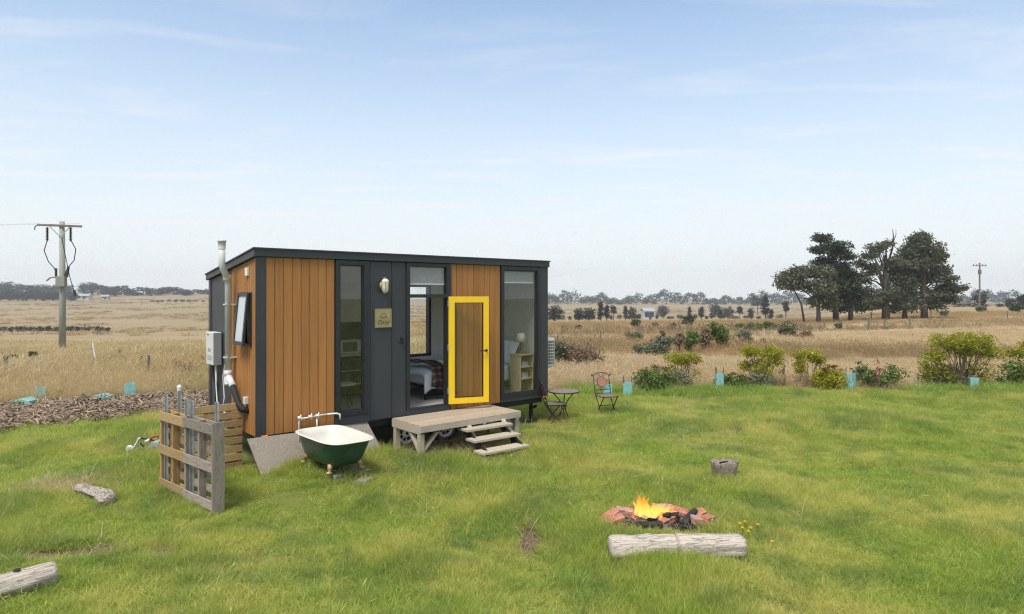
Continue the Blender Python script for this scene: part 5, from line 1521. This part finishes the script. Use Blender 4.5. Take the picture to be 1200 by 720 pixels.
scrub('olive brown weed left of the upright mid green bush', 796, 413, 14, 28, 'weedbrown', 606, dens=.5)
scrub('dense dark green bush in the middle of the paddock', 845, 408, 28, 36, 'midgreen', 607, dens=1.6)
scrub('straggly olive weeds right of the dense dark green bush', 868, 404, 28, 24, 'greygreen', 608, dens=.6, nst=30)
scrub('pale straggly weeds left of the dense dark green bush', 826, 410, 20, 30, 'weedbrown', 609, dens=.7, nst=30)
scrub('small dark bush alone in the pale grass', 894, 404, 6, 10, 'darkleaf', 610, d=36)
scrub('dark sapling leaning over in the pale grass', 920, 394, 28, 24, 'darkleaf', 611, d=43, dens=.9)
scrub('rust brown low bush right of the dark sapling', 942, 396, 22, 13, 'rusthead', 612, d=42)
scrub('low dark green bush far out, right of the tall weeds', 807, 378, 14, 13, 'darkleaf', 613, d=70, size=.12)
scrub('flat topped dark bush in the orange grass', 746, 379, 12, 9, 'darkleaf', 614, d=68, size=.1)
scrub('tiny dark green bush in the orange grass', 769, 378, 8, 5, 'darkleaf', 615, d=70, size=.1)
scrub('tiny rusty bush in the orange grass', 678, 383, 8, 4, 'rusthead', 616, d=66, size=.1)
scrub('tiny dark bush left of the low dark green one', 789, 380, 5, 5, 'darkleaf', 617, d=68, size=.1)
for i, (px, py, w, h, lab) in enumerate(((868, 390, 14, 9, 'low green thicket left of the far hedge line'), (884, 386, 18, 10, 'low green thicket in the middle of the far hedge line'), (903, 383, 16, 11, 'low green thicket nearest the big trees'))):
    scrub(lab, px, py, w, h, 'midgreen', 620+i, d=58, size=.1)
scrub('low bush on the crest under the right power pole', 1106, 374, 9, 7, 'greygreen', 630, d=84, size=.12)
scrub('grey bush on the crest left of the right edge', 1150, 366, 14, 7, 'greygreen', 631, d=100, size=.14)
scrub('grey green weed in the pale grass below the big trees', 984, 387, 8, 9, 'greygreen', 632, d=58, size=.08)
scrub('bushy scrub on the crest at the right edge', 1192, 366, 18, 10, 'darkleaf', 633, d=100, size=.14, dens=1.4)
scrub('tall grey weeds in the middle distance', 745, 401, 24, 14, 'greygreen', 634, d=40, size=.06, dens=.8, nst=20)
scrub('lone thin weed with a knobby top', 777, 399, 6, 20, 'greygreen', 635, d=38, size=.06, dens=.4)
scrub('greyish scrub in the middle distance beside the leaning shrub', 758, 415, 26, 16, 'greygreen', 636, d=30, size=.05)
scrub('dark bush standing in the dry grass left of the power pole', 38, 419, 9, 15, 'darkleaf', 640, d=30, size=.06)
scrub('low green bush at the left edge in the dry grass', 11, 426, 16, 11, 'midgreen', 641, d=29, size=.06)

# ------------------------------------------------------------------ fence posts, stake, poles
FP = 'old posts of the paddock fence'
def fpost(label, px, d, h, lean=0.0, m='post_wood', r_=.06, group=FP, cat='post', name='fence_post'):
    p = at(px, d)
    o = MB().tube([(0, 0, -.1), (lean*h*.5, 0, h*.5), (lean*h, 0, h)], [r_, r_*.95, r_*.9], 8).build(name, M[m]); o.location = p
    return tag(o, label, cat, group)
for lab, px, d, h, ln in (('fence post leaning right in the pale grass below the right big tree', 1067, 60, 1.15, -.12), ('thin fence post under the middle big tree', 1021, 78, 1.0, 0),
    ('grey twin post in the pale grass left of the leaning one', 1017, 56, 1.0, .05), ('fence post on the rise right of the big trees', 1104, 68, .9, .1), ('fence post beside the right big tree trunk', 1091, 84, 1.0, 0),
    ('fence post on the crest near the right edge', 1181, 76, 1.0, -.08), ('thin post in the grass left of the big trees', 966, 62, .8, 0), ('short post at the left of the low crest bush', 1098, 90, .8, 0),
    ('thin knobby post standing among the tall grey weeds', 704, 38, .9, 0)):
    fpost(lab, px, d, h, ln, r_=.07 if d > 50 else .03)
fpost('dark old post at the left edge behind the mulch', 6, 21, .85, .03, r_=.07)
fpost('brown short post in the dry grass right of the white stake', 140, 27.5, .75, 0, r_=.045)
fpost('grey short post left of the pale topped one', 166, 25, .62, 0, r_=.05)
fpost('pale topped post nearest the house in the dry grass', 173, 22, .78, .04, 'bark_pale', .05)
fpost('white painted stake leaning in the dry grass by the power pole', 115, 24.5, 1.15, -.18, 'stone_white', .028, None, 'stake', 'stake')

pp = at(73, 41.0)
pole = thing('power_pole', 'greenish timber power pole with crossarm and looped cables at left', 'power pole', pp)
MB().tube([(0, 0, -.3), (.02, 0, 4), (-.02, 0, 8.45)], [.20, .18, .15], 14).build('pole', M['pole_wood'], pole, smooth=True)
ca = MB(); ca.beam((-1.42, -.16, 8.22), (1.32, -.16, 8.12), .10, .13); ca.build('crossarm', M['post_wood'], pole, .01)
br = MB(); br.beam((-.70, -.18, 8.16), (-.05, -.18, 7.50), .05, .03, (0, 1, 0)); br.beam((.62, -.18, 8.12), (.05, -.18, 7.50), .05, .03, (0, 1, 0)); br.build('crossarm_brace', M['galv'], pole)
for x_ in (-.80, .66):
    ins = MB(); ins.lathe([(0, 0)] + [(q, z) for k_ in range(7) for q, z in ((.045, -.06-.12*k_), (.11, -.09-.12*k_), (.05, -.13-.12*k_))] + [(0, -.95)], (x_, -.2, 8.10), 14)
    ins.build('insulator', M['ceramic'], pole)
cb = MB()
cb.tube([(-.82, -.2, 7.2), (-1.0, -.2, 6.6), (-.72, -.2, 5.9), (-.35, -.2, 5.5), (-.25, -.2, 5.1)], .028, 6)
cb.tube([(.68, -.2, 7.25), (.98, -.2, 6.7), (.88, -.2, 6.0), (.45, -.2, 5.5), (.28, -.2, 5.0)], .028, 6)
cb.tube([(.1, -.2, 7.4), (.35, -.2, 6.2), (.62, -.2, 4.9), (.84, -.1, 4.0)], .022, 6)
cb.tube([(.86, -.1, 3.8), (1.3, -1, 3.2), (30, 90, 6), (60, 200, 14)], .006, 5)
cb.tube([(-1.42, -.16, 8.22), (-1.6, -.16, 8.1), (-1.62, -.16, 7.9)], .03, 6)
cb.build('cable', M['black_rubber'], pole, smooth=True)
for x0_, ex, ey in ((-1.3, -90, -14), (1.2, -88, -16)):
    MB().tube([(x0_ + (ex-x0_)*q, -.16 + (ey+.16)*q, 8.3 - 2.2*4*q*(1-q)*.5 + .4*q) for q in np.linspace(0, 1, 17)], .007, 5).build('wire', M['galv'], pole)
bx = MB(); bx.tube([(-.85, -.2, 4.72), (-.6, -.2, 4.92), (-.2, -.2, 4.95), (.1, -.2, 4.95)], .05, 8); bx.box(-.15, .42, -.42, -.16, 4.35, 5.0); bx.build('cable_box', M['pole_wood'], pole, .03)
te = MB(); te.tube([(-.25, -.2, 4.9), (-.25, -.2, 5.5)], .07, 8); te.tube([(.42, -.2, 4.95), (.52, -.2, 5.6)], .08, 8); te.tube([(.82, -.1, 4.15), (.86, -.1, 3.75)], .085, 8); te.build('cable_joint', M['ceramic'], pole)

pq_ = at(1148, 132.0); pole2 = thing('power_pole', 'distant dark power pole with crossarm beyond the right crest', 'power pole', pq_)
MB().tube([(0, 0, -1), (0, 0, 9.1 - min(0, pq_.z))], [.17, .14], 8).build('pole', M['post_wood'], pole2)
zt = 8.75 - pq_.z
MB().beam((-1.35, 0, zt-.2), (1.35, 0, zt-.2), .14, .16).build('crossarm', M['post_wood'], pole2)
ins = MB()
for x_ in (-1.25, -.6, .6, 1.25): ins.lathe([(0, 0), (.07, 0), (.08, .2), (0, .25)], (x_, 0, zt-.12), 8)
ins.build('insulator', M['ceramic'], pole2)
MB().box(-.2, .25, -.2, .2, zt-1.9, zt-1.0).build('cable_box', M['post_wood'], pole2)

# ------------------------------------------------------------------ the five big trees (x / z offsets in photo pixels about the foot)
def big_tree(name, label, px, py, d, trunk_h, r0, blobs, per, spread, size, mat, bark, seed, dead=(), lean=0.0, flat=.55, extra_trunk=()):
    p = at(px, d); mpp = d/FPX
    z0 = EYE - (py-HOR)*mpp
    t = thing(name, label, 'tree', (p.x, p.y, min(p.z, z0)), 0, 'big old trees right of the house')
    g = np.random.default_rng(seed)
    spread *= .86; bl = [((bx*mpp, g.uniform(-.5, .5)*rx*mpp, bz*mpp), (rx*mpp, rx*mpp*.8, rz*mpp), max(4, int(n*.97))) for bx, bz, rx, rz, n in blobs]
    o, ce = foliage('crown', M[mat], bl, per, spread, size, seed, t, flat)
    mb = MB(); th_ = trunk_h*mpp
    ln = lean*mpp
    pts = [(0, 0, -.4), (ln*.15, 0, th_*.25), (ln*.5, .1, th_*.6), (ln, 0, th_)]
    r0 *= .72
    mb.tube(pts, [r0*1.3, r0, r0*.75, r0*.4], 10, jitter=.06)
    for c, rr, n in bl:
        zb = min(c[2]*.75, th_*g.uniform(.35, .95))
        q = zb/th_
        b = Vector((ln*q, 0, zb)); c = Vector(c)
        mb.tube([b, b.lerp(c, .45) + Vector((0, 0, .12*(c-b).length)), c], [r0*.42, r0*.25, r0*.08], 7)
    for i in g.choice(len(ce), min(60, len(ce)), replace=False):
        c = Vector(ce[i]); zb = min(c.z*.85, th_); b = Vector((ln*zb/th_ + (c.x-ln)*.45, c.y*.4, zb*.6 + c.z*.35))
        mb.tube([b, b.lerp(c, .5) + Vector((0, 0, .1)), c], [r0*.14, r0*.09, .015], 5)
    for pts in list(dead) + list(extra_trunk):
        q = [Vector((x_*mpp, y_*mpp, z_*mpp)) for x_, y_, z_, _ in pts]
        mb.tube(q, [w_*mpp for *_, w_ in pts], 7)
    mb.build('trunk', M[bark], t, smooth=True)
    return t
BT = 78.0
big_tree('gum_tree', 'low spreading gum tree, leftmost of the big old trees', 959, 377, 76, 45, .32,
    [(-38, 52, 12, 7, 24), (-24, 58, 14, 8, 34), (-6, 60, 13, 7, 34), (8, 58, 10, 6, 24), (-14, 44, 12, 7, 26), (4, 40, 13, 10, 36), (-28, 42, 8, 5, 12), (12, 28, 9, 8, 22), (-4, 24, 7, 6, 12), (-44, 44, 6, 5, 8), (16, 22, 9, 7, 18)], 46, .36, .17, 'gum', 'bark', 71,
    extra_trunk=[[(-16, 0, -2, 1.4), (-20, 0, 22, 1.1), (-30, 0, 42, .6)]])
big_tree('pine_tree', 'tall dark pine with a ragged layered crown and two trunks, second of the big trees', 980, 376, BT, 84, .42,
    [(-14, 98, 12, 4, 26), (-4, 88, 16, 5, 36), (-20, 84, 11, 4, 18), (6, 78, 14, 6, 34), (-14, 70, 13, 6, 28), (2, 62, 17, 8, 46), (14, 54, 12, 7, 34), (-4, 44, 15, 8, 40), (12, 38, 15, 9, 44), (26, 30, 13, 8, 36), (2, 26, 12, 7, 26), (36, 24, 9, 6, 18), (8, 17, 14, 5, 24), (28, 18, 10, 5, 18), (-8, 30, 9, 6, 14)], 52, .34, .16, 'pine', 'bark', 72, lean=-6,
    extra_trunk=[[(17, 0, -3, 3.0), (17, 0, 18, 2.6), (14, 0, 36, 1.5)]])
big_tree('gum_tree', 'open crowned gum with a dead spar above it, middle of the big trees', 1038, 374, BT, 76, .50,
    [(-10, 84, 10, 6, 22), (0, 88, 8, 5, 12), (-20, 74, 9, 6, 18), (-26, 64, 7, 5, 12), (-16, 60, 10, 7, 22), (8, 66, 12, 8, 36), (16, 56, 12, 9, 38), (20, 44, 12, 9, 36), (-24, 48, 9, 7, 20), (-30, 34, 12, 9, 34), (-16, 26, 13, 8, 34), (4, 30, 13, 9, 34), (22, 26, 12, 9, 34), (14, 14, 9, 5, 18), (-24, 18, 12, 5, 20), (30, 16, 10, 5, 18), (-8, 16, 8, 4, 12)], 42, .36, .16, 'gum', 'bark', 73,
    dead=[[(1, 0, 60, 1.5), (8, 0, 84, 1.0), (9, 0, 98, .7), (8, 0, 106, .25)], [(9, 0, 92, .6), (12, 0, 99, .4), (12, 0, 105, .2)], [(8, 0, 88, .6), (14, 0, 82, .3), (20, 0, 90, .2)], [(1, 0, 30, 1.6), (-8, 0, 58, 1.0), (-14, 0, 76, .5)]])
big_tree('gum_tree', 'broad dense gum with a rounded crown, rightmost of the big trees', 1083, 373, BT, 80, .46,
    [(-2, 96, 9, 5, 18), (-8, 88, 15, 7, 40), (6, 82, 15, 8, 44), (-14, 76, 13, 8, 38), (14, 72, 13, 7, 32), (-4, 64, 18, 10, 66), (-20, 58, 10, 9, 30), (18, 56, 12, 6, 26), (4, 48, 18, 9, 56), (-16, 40, 13, 9, 36), (28, 36, 13, 5, 26), (42, 34, 9, 4, 14), (12, 28, 16, 6, 32), (34, 22, 13, 5, 24), (-12, 22, 12, 7, 26), (24, 46, 12, 4, 18), (-24, 16, 11, 5, 20), (12, 15, 14, 4, 20)], 48, .36, .17, 'gum', 'bark', 74,
    extra_trunk=[[(-23, 0, -2, 3.0), (-22, 0, 16, 2.6), (-16, 0, 40, 1.4)], [(-14, 0, 70, .7), (-22, 0, 94, .35), (-24, 0, 98, .2)]])

# ------------------------------------------------------------------ far trees: prototypes one metre tall, copied
def far_proto(kind, seed):
    g = np.random.default_rng(seed)
    if kind == 'round': bl = [((0, 0, .62), (.34, .34, .30), 46), ((0, 0, .22), (.3, .3, .15), 22), ((-.22, 0, .5), (.22, .22, .2), 18), ((.24, 0, .55), (.2, .2, .2), 18), ((.02, 0, .32), (.3, .3, .18), 24)]
    elif kind == 'slim': bl = [((0, 0, .80), (.09, .09, .18), 20), ((0, 0, .55), (.16, .16, .25), 36), ((.02, 0, .30), (.18, .18, .16), 26)]
    elif kind == 'open': bl = [((-.15, 0, .75), (.2, .2, .13), 22), ((.18, 0, .82), (.2, .2, .12), 22), ((.0, 0, .6), (.3, .3, .14), 26), ((.28, 0, .55), (.15, .15, .1), 10), ((-.3, 0, .5), (.15, .15, .1), 10)]
    else: bl = [((0, 0, .45), (.6, .4, .32), 46), ((-.4, 0, .38), (.35, .3, .3), 26), ((.42, 0, .36), (.35, .3, .28), 26)]
    t = bpy.data.objects.new('tree', None)
    o, ce = foliage('crown', M['fartree'], bl, 20, .045, .034, seed, t, .7)
    mb = MB(); mb.tube([(0, 0, -.12), (.01, 0, .3), (0, 0, .7)], [.035, .028, .01], 6)
    for i in g.choice(len(ce), 7, replace=False):
        c = Vector(ce[i]); mb.tube([(0, 0, c.z*.55), c], [.012, .004], 4)
    mb.build('trunk', M['bark'], t)
    return t
PROTO = {k: [far_proto(k, 800+i*17+j) for j in range(n)] for i, (k, n) in enumerate((('round', 3), ('slim', 2), ('open', 2), ('wide', 2)))}
for v in PROTO.values():
    for t in v:
        COL.objects.link(t); t.hide_render = False
used = set()
def far_tree(kind, px, top, base, d, w, label, group, rnd):
    """stands d metres out; height from its top and foot rows, w = width in photo pixels"""
    mpp = d/FPX; p = at(px, d)
    ztop_ = EYE - (top-HOR)*mpp
    h = max(ztop_ - p.z, (base-top)*mpp*.8)
    src = PROTO[kind][rnd % len(PROTO[kind])]
    if src.name not in used: used.add(src.name); t = src
    else: t = copy_tree(src)
    t.name = 'bush' if kind == 'wide' else 'tree'
    nat = {'round': .86, 'slim': .40, 'open': .86, 'wide': 1.6}[kind]
    t.location = p
    sx_ = w*mpp/nat
    t.scale = (sx_, sx_, h)
    t.rotation_euler = (0, 0, (rnd*2.399) % 6.28)
    return tag(t, label, 'tree' if kind != 'wide' else 'bush', group)
GR = 'trees scattered over the far paddock'
slim_l = 'slim dark tree standing in the far hazy paddock right of the house'
round_l = 'rounded tree in the far hazy paddock right of the house'
FR = [('round', 649, 356, 376, 150, 26, 'dark round tree against the right end of the house'), ('wide', 662, 369, 377, 150, 14, 'low dark bushes at the foot of the first far trees'),
 ('round', 678, 359, 376, 165, 16, round_l), ('round', 690, 359, 376, 165, 22, round_l), ('wide', 684, 370, 377, 160, 28, 'low bushes under the pair of rounded far trees'),
 ('slim', 704, 353, 375, 170, 9, slim_l), ('slim', 711, 357, 375, 172, 8, slim_l), ('open', 719, 357, 372, 190, 12, 'open leafy tree right of the two tallest slim far trees'),
 ('slim', 733, 358, 371, 210, 7, slim_l), ('round', 741, 358, 373, 200, 12, 'darkest rounded tree just left of the white far house'), ('wide', 749, 364, 371, 220, 8, 'small bush left of the white far house'),
 ('wide', 777, 352, 372, 300, 32, 'large hazy dome shaped tree right of the white far house'), ('wide', 797, 367, 372, 260, 12, 'low hazy bushes right of the dome shaped tree'),
 ('slim', 808, 359, 372, 240, 6, slim_l), ('slim', 822, 359, 372, 240, 8, slim_l), ('wide', 834, 364, 373, 250, 14, 'low hazy bushes left of the broad hazy tree'), ('round', 838, 354, 372, 340, 18, 'tall hazy rounded tree behind the others'),
 ('slim', 844, 362, 373, 220, 8, slim_l), ('round', 853, 358, 371, 300, 18, 'broad hazy tree in the far paddock'), ('open', 867, 358, 372, 210, 11, 'open tree left of the tall poplar shape'), ('round', 880, 359, 373, 200, 10, round_l),
 ('slim', 897, 345, 371, 175, 11, 'tallest slim tree standing alone left of the big trees'), ('open', 888, 347, 366, 380, 18, 'pale hazy tree behind the tallest slim one'), ('slim', 904, 362, 373, 190, 6, slim_l), ('open', 921, 352, 372, 160, 14, 'leafy tree just left of the low spreading gum'), ('wide', 914, 366, 374, 190, 10, 'low bush left of the low spreading gum'),
 ('wide', 1130, 352, 366, 200, 26, 'hazy grey thicket right of the big trees'), ('round', 1149, 338, 364, 190, 20, 'hazy tree behind the distant power pole'), ('wide', 1172, 356, 366, 170, 16, 'low hazy bush right of the distant pole'), ('round', 1184, 350, 366, 160, 18, 'hazy tree on the crest near the right edge'), ('round', 1199, 344, 366, 150, 16, 'hazy tree cut by the right edge'),
 ('wide', 1110, 361, 368, 190, 20, 'low hazy bushes behind the right big tree')]
for i, (k_, px, tp_, bs_, d, w, lab) in enumerate(FR): far_tree(k_, px, tp_, bs_, d, w, lab, GR, i)
g = np.random.default_rng(77)
for i, px in enumerate((652, 659, 668, 676, 686, 694, 702, 716, 726, 736, 746, 770, 786, 800, 815, 828, 846, 860, 874, 889, 902)): far_tree('wide', px, 367+g.uniform(-2, 2.5), 376, 210+g.uniform(-20, 40), g.uniform(7, 15), 'low dark bush along the foot of the far paddock trees', 'low bushes across the far paddock', i)
GL = 'trees of the belt along the left hill'
front_l = 'dark tree in the front row of the belt on the left hill'
back_l = 'dark tree on the crest behind the left hill belt'
g = np.random.default_rng(99)
for i, px in enumerate((-12, 0, 11, 21, 31, 41, 51, 62, 72)): far_tree('round', px, 339+g.uniform(-2, 2), 354, 455+g.uniform(-8, 8), g.uniform(17, 22), front_l, GL, i)
far_tree('round', 84, 341, 353, 455, 15, 'round dark tree standing apart beside the power pole', GL, 3)
far_tree('round', 86, 343, 353, 452, 14, 'round dark tree half hidden by the power pole', GL, 4)
for i, (px, tp_) in enumerate(((-10, 330), (2, 329), (10, 328), (20, 331), (30, 333), (41, 332), (52, 332), (62, 333), (70, 334), (80, 332), (98, 330), (108, 329), (115, 333), (121, 334), (128, 334), (135, 335), (142, 334), (149, 336), (155, 337), (161, 342), (168, 336), (176, 337), (189, 336), (196, 335), (203, 336), (210, 337), (217, 338), (222, 339), (232, 339), (238, 340), (244, 338), (253, 338), (262, 340), (275, 341), (290, 341))):
    far_tree('round' if i % 4 else 'open', px, tp_, 345, 560+g.uniform(-25, 25), g.uniform(14, 20), back_l, GL, i)
for i, px in enumerate((179, 185, 190)): far_tree('wide', px, 350.5, 355, 430, 8, 'low dark bush in the row left on the hill pasture', 'low bushes on the left hill pasture', i)
for i, (px, w) in enumerate(((198, 6), (206, 10), (214, 11), (222, 9), (229, 7), (238, 7))): far_tree('wide', px, 349.5+.3*i, 355, 430, w, 'low brownish bush in the row right on the hill pasture', 'low bushes on the left hill pasture', i)
for i, px in enumerate((4, 13, 22, 30, 39, 48, 56, 65, 74, 83, 91, 100, 108, 117, 126)):
    far_tree('wide', px, 379.3+.7*math.sin(i*1.9)+(1.5 if px > 118 else 0), 388, 128, 14, 'dark bush in the long hedge across the valley floor', 'bushes of the hedge in the left valley', i)
# wooded ridge beyond the plain reads as one mass
cs = []
for q in range(2300):
    px = g.uniform(560, 1240); d = g.uniform(690, 760)
    p = at(px, d); hgt = (8 + 4*math.sin(px*.05) + 3*math.sin(px*.17+1) + 2.5*math.sin(px*.43))*.8 + 3.0
    cs.append((p.x, p.y, p.z + g.uniform(0, 1)**.7*max(hgt, 2.5)))
V, Q, ti = leaf_cloud(cs, 16, 1.3, 1.0, g, .7)
tag(np_mesh('far_wood', V, [Q], M['fartree'], ti), kind='stuff')

# ------------------------------------------------------------------ far farm buildings
def farmhouse(name, label, px, d, zf, w, dp, h, rh, rz, group=None):
    p = at(px, d)
    t = thing(name, label, 'house', (p.x, p.y, p.z + zf), rz, group)
    MB().prism([(-dp/2, -1), (dp/2, -1), (dp/2, h), (0, h+rh*.9), (-dp/2, h)], 'x', -w/2, w/2).build('wall', M['farm_white'], t)
    m = MB()
    for s_ in (-1, 1):
        m.beam((0, s_*(dp/2+.4)/2, h+rh*.5+.05), (0, s_*(dp/2+.4)/2+.001, h+rh*.5+.05), .1, .1) if False else None
        a = Vector((0, s_*(dp/2+.5), h-.15)); b = Vector((0, 0, h+rh))
        m.add([(-w/2-.4, a.y, a.z), (w/2+.4, a.y, a.z), (w/2+.4, b.y, b.z), (-w/2-.4, b.y, b.z), (-w/2-.4, a.y, a.z+.2), (w/2+.4, a.y, a.z+.2), (w/2+.4, b.y, b.z+.2), (-w/2-.4, b.y, b.z+.2)], [(0,1,2,3),(4,5,6,7),(0,1,5,4),(1,2,6,5),(2,3,7,6),(3,0,4,7)])
    m.build('roof', M['farm_roof'], t)
    n = max(2, int(w/5))
    for i in range(n):
        X = -w/2 + w*(i+.5)/n
        MB().box(X-.8, X+.8, -dp/2-.06, -dp/2-.005, .9, h-.5).build('window', M['farm_dark'], t)
    MB().box(-.5 + w*.1, .5 + w*.1, -dp/2-.05, -dp/2-.005, 0, 2.1).build('door', M['farm_dark'], t)
farmhouse('farmhouse', 'long white farm building among the trees on the left hill', 99, 470, .3, 8.5, 6, 2.6, 1.3, .1)
farmhouse('farmhouse', 'smaller pale farm shed right of the long white building', 124, 480, .0, 4.5, 5, 2.2, 1.0, .2)
farmhouse('farmhouse', 'white two storey house far out on the plain', 759, 240, .1, 3.5, 4, 3.1, .9, .1)
# ------------------------------------------------------------------ air, sky, sun, camera
hz_ = MB().box(-760, 760, -160, 1000, -14, 40).build('haze', None or M['glass'])
k = N('thin air'); v = k.n('VolumePrincipled'); v.inputs['Density'].default_value = .00045; v.inputs['Color'].default_value = (.93, .955, .98, 1); v.inputs['Anisotropy'].default_value = .2
k.l(v.outputs[0], k.out.inputs['Volume'])
hz_.data.materials.clear(); hz_.data.materials.append(k.m)
tag(hz_, kind='stuff')

SUN_EL, SUN_AZ = R(60), R(205)         # azimuth clockwise from +Y (north); behind the camera, a little left
w = bpy.data.worlds.new('World'); S.world = w; w.use_nodes = True
t = w.node_tree; t.nodes.clear()
def wn(typ, **kw):
    x = t.nodes.new('ShaderNode' + typ)
    for a, b in kw.items():
        if a in x.inputs: x.inputs[a].default_value = b
        else: setattr(x, a, b)
    return x
sky = wn('TexSky', sky_type='NISHITA', sun_disc=False, sun_elevation=SUN_EL, sun_rotation=SUN_AZ, altitude=300.0, air_density=1.15, dust_density=.2, ozone_density=2.2)
tc = wn('TexCoord'); sp_ = wn('SeparateXYZ'); t.links.new(tc.outputs['Generated'], sp_.inputs[0])
# thin high cloud: streaky noise stretched over a flat layer
dv = wn('VectorMath', operation='DIVIDE'); cz = wn('Math', operation='MAXIMUM'); cz.inputs[1].default_value = .06
t.links.new(sp_.outputs['Z'], cz.inputs[0]); cb_ = wn('CombineXYZ')
for i in range(3): t.links.new(cz.outputs[0], cb_.inputs[i])
t.links.new(tc.outputs['Generated'], dv.inputs[0]); t.links.new(cb_.outputs[0], dv.inputs[1])
mp = wn('Mapping'); mp.inputs['Scale'].default_value = (.55, 1.5, 1); mp.inputs['Rotation'].default_value = (0, 0, R(-24)); mp.inputs['Location'].default_value = (1.7, .4, 0)
t.links.new(dv.outputs[0], mp.inputs['Vector'])
nz1 = wn('TexNoise', Scale=1.1, Detail=8, Roughness=.62, Distortion=.6); t.links.new(mp.outputs[0], nz1.inputs['Vector'])
r1 = wn('ValToRGB'); r1.color_ramp.elements[0].position = .50; r1.color_ramp.elements[0].color = (0, 0, 0, 1); r1.color_ramp.elements[1].position = .80; r1.color_ramp.elements[1].color = (.30, .30, .30, 1)
t.links.new(nz1.outputs['Fac'], r1.inputs['Fac'])
# general veil, denser toward the horizon; unseen cloud added overhead for soft top light
r2 = wn('ValToRGB'); e = r2.color_ramp.elements
e[0].position = 0; e[0].color = (.97, .97, .97, 1); e[1].position = .80; e[1].color = (.85, .85, .85, 1)
for q_, c_ in ((.06, .90), (.12, .82), (.18, .70), (.25, .56), (.33, .39), (.42, .25), (.50, .35)):
    x_ = e.new(q_); x_.color = (c_, c_, c_, 1)
t.links.new(sp_.outputs['Z'], r2.inputs['Fac'])
ad = wn('Math', operation='ADD', use_clamp=True); t.links.new(r1.outputs['Color'], ad.inputs[0]); t.links.new(r2.outputs['Color'], ad.inputs[1])
mx = wn('Mix', data_type='RGBA'); t.links.new(ad.outputs[0], mx.inputs[0]); gr_ = wn('Mix', data_type='RGBA', blend_type='MULTIPLY'); gr_.inputs[0].default_value = 1; gr_.inputs[7].default_value = (.80, 1.15, 1.30, 1); t.links.new(sky.outputs[0], gr_.inputs[6]); t.links.new(gr_.outputs[2], mx.inputs[6]); mx.inputs[7].default_value = (6.35, 6.45, 6.5, 1)
bg = wn('Background', Strength=.075); t.links.new(mx.outputs[2], bg.inputs['Color'])
ow = wn('OutputWorld'); t.links.new(bg.outputs[0], ow.inputs['Surface'])

sl = bpy.data.lights.new('sun', 'SUN'); sl.energy = 2.1; sl.angle = R(22); sl.color = (1.0, .955, .90)
so = bpy.data.objects.new('sun', sl); COL.objects.link(so)
sd_ = Vector((math.sin(SUN_AZ)*math.cos(SUN_EL), math.cos(SUN_AZ)*math.cos(SUN_EL), math.sin(SUN_EL)))
so.rotation_euler = (-sd_).to_track_quat('-Z', 'Y').to_euler()

cam = bpy.data.cameras.new('camera'); co = bpy.data.objects.new('camera', cam); COL.objects.link(co)
co.location = (0, 0, EYE); co.rotation_euler = (R(90), 0, 0)
cam.sensor_width = 36; cam.lens = 36*FPX/1200; cam.shift_y = -(360-HOR)/1200; cam.clip_start = .05; cam.clip_end = 4000
S.camera = co

S.render.engine = 'CYCLES'
S.cycles.use_denoising = True
try: S.cycles.denoiser = 'OPENIMAGEDENOISE'
except Exception: pass
S.cycles.denoising_input_passes = 'RGB_ALBEDO_NORMAL'; S.cycles.denoising_prefilter = 'NONE'; S.cycles.denoising_quality = 'HIGH'
S.cycles.filter_width = 1.2
S.cycles.max_bounces = 8; S.cycles.diffuse_bounces = 7; S.cycles.glossy_bounces = 3; S.cycles.transparent_max_bounces = 24; S.cycles.transmission_bounces = 4; S.cycles.volume_bounces = 0
S.cycles.caustics_reflective = False; S.cycles.caustics_refractive = False
S.render.use_persistent_data = False
vs_ = S.view_settings
S.display_settings.display_device = 'sRGB'
vs_.view_transform = 'Standard'; vs_.look = 'None'; vs_.exposure = 1.0; vs_.gamma = 1.0
S.view_settings.use_curve_mapping = False
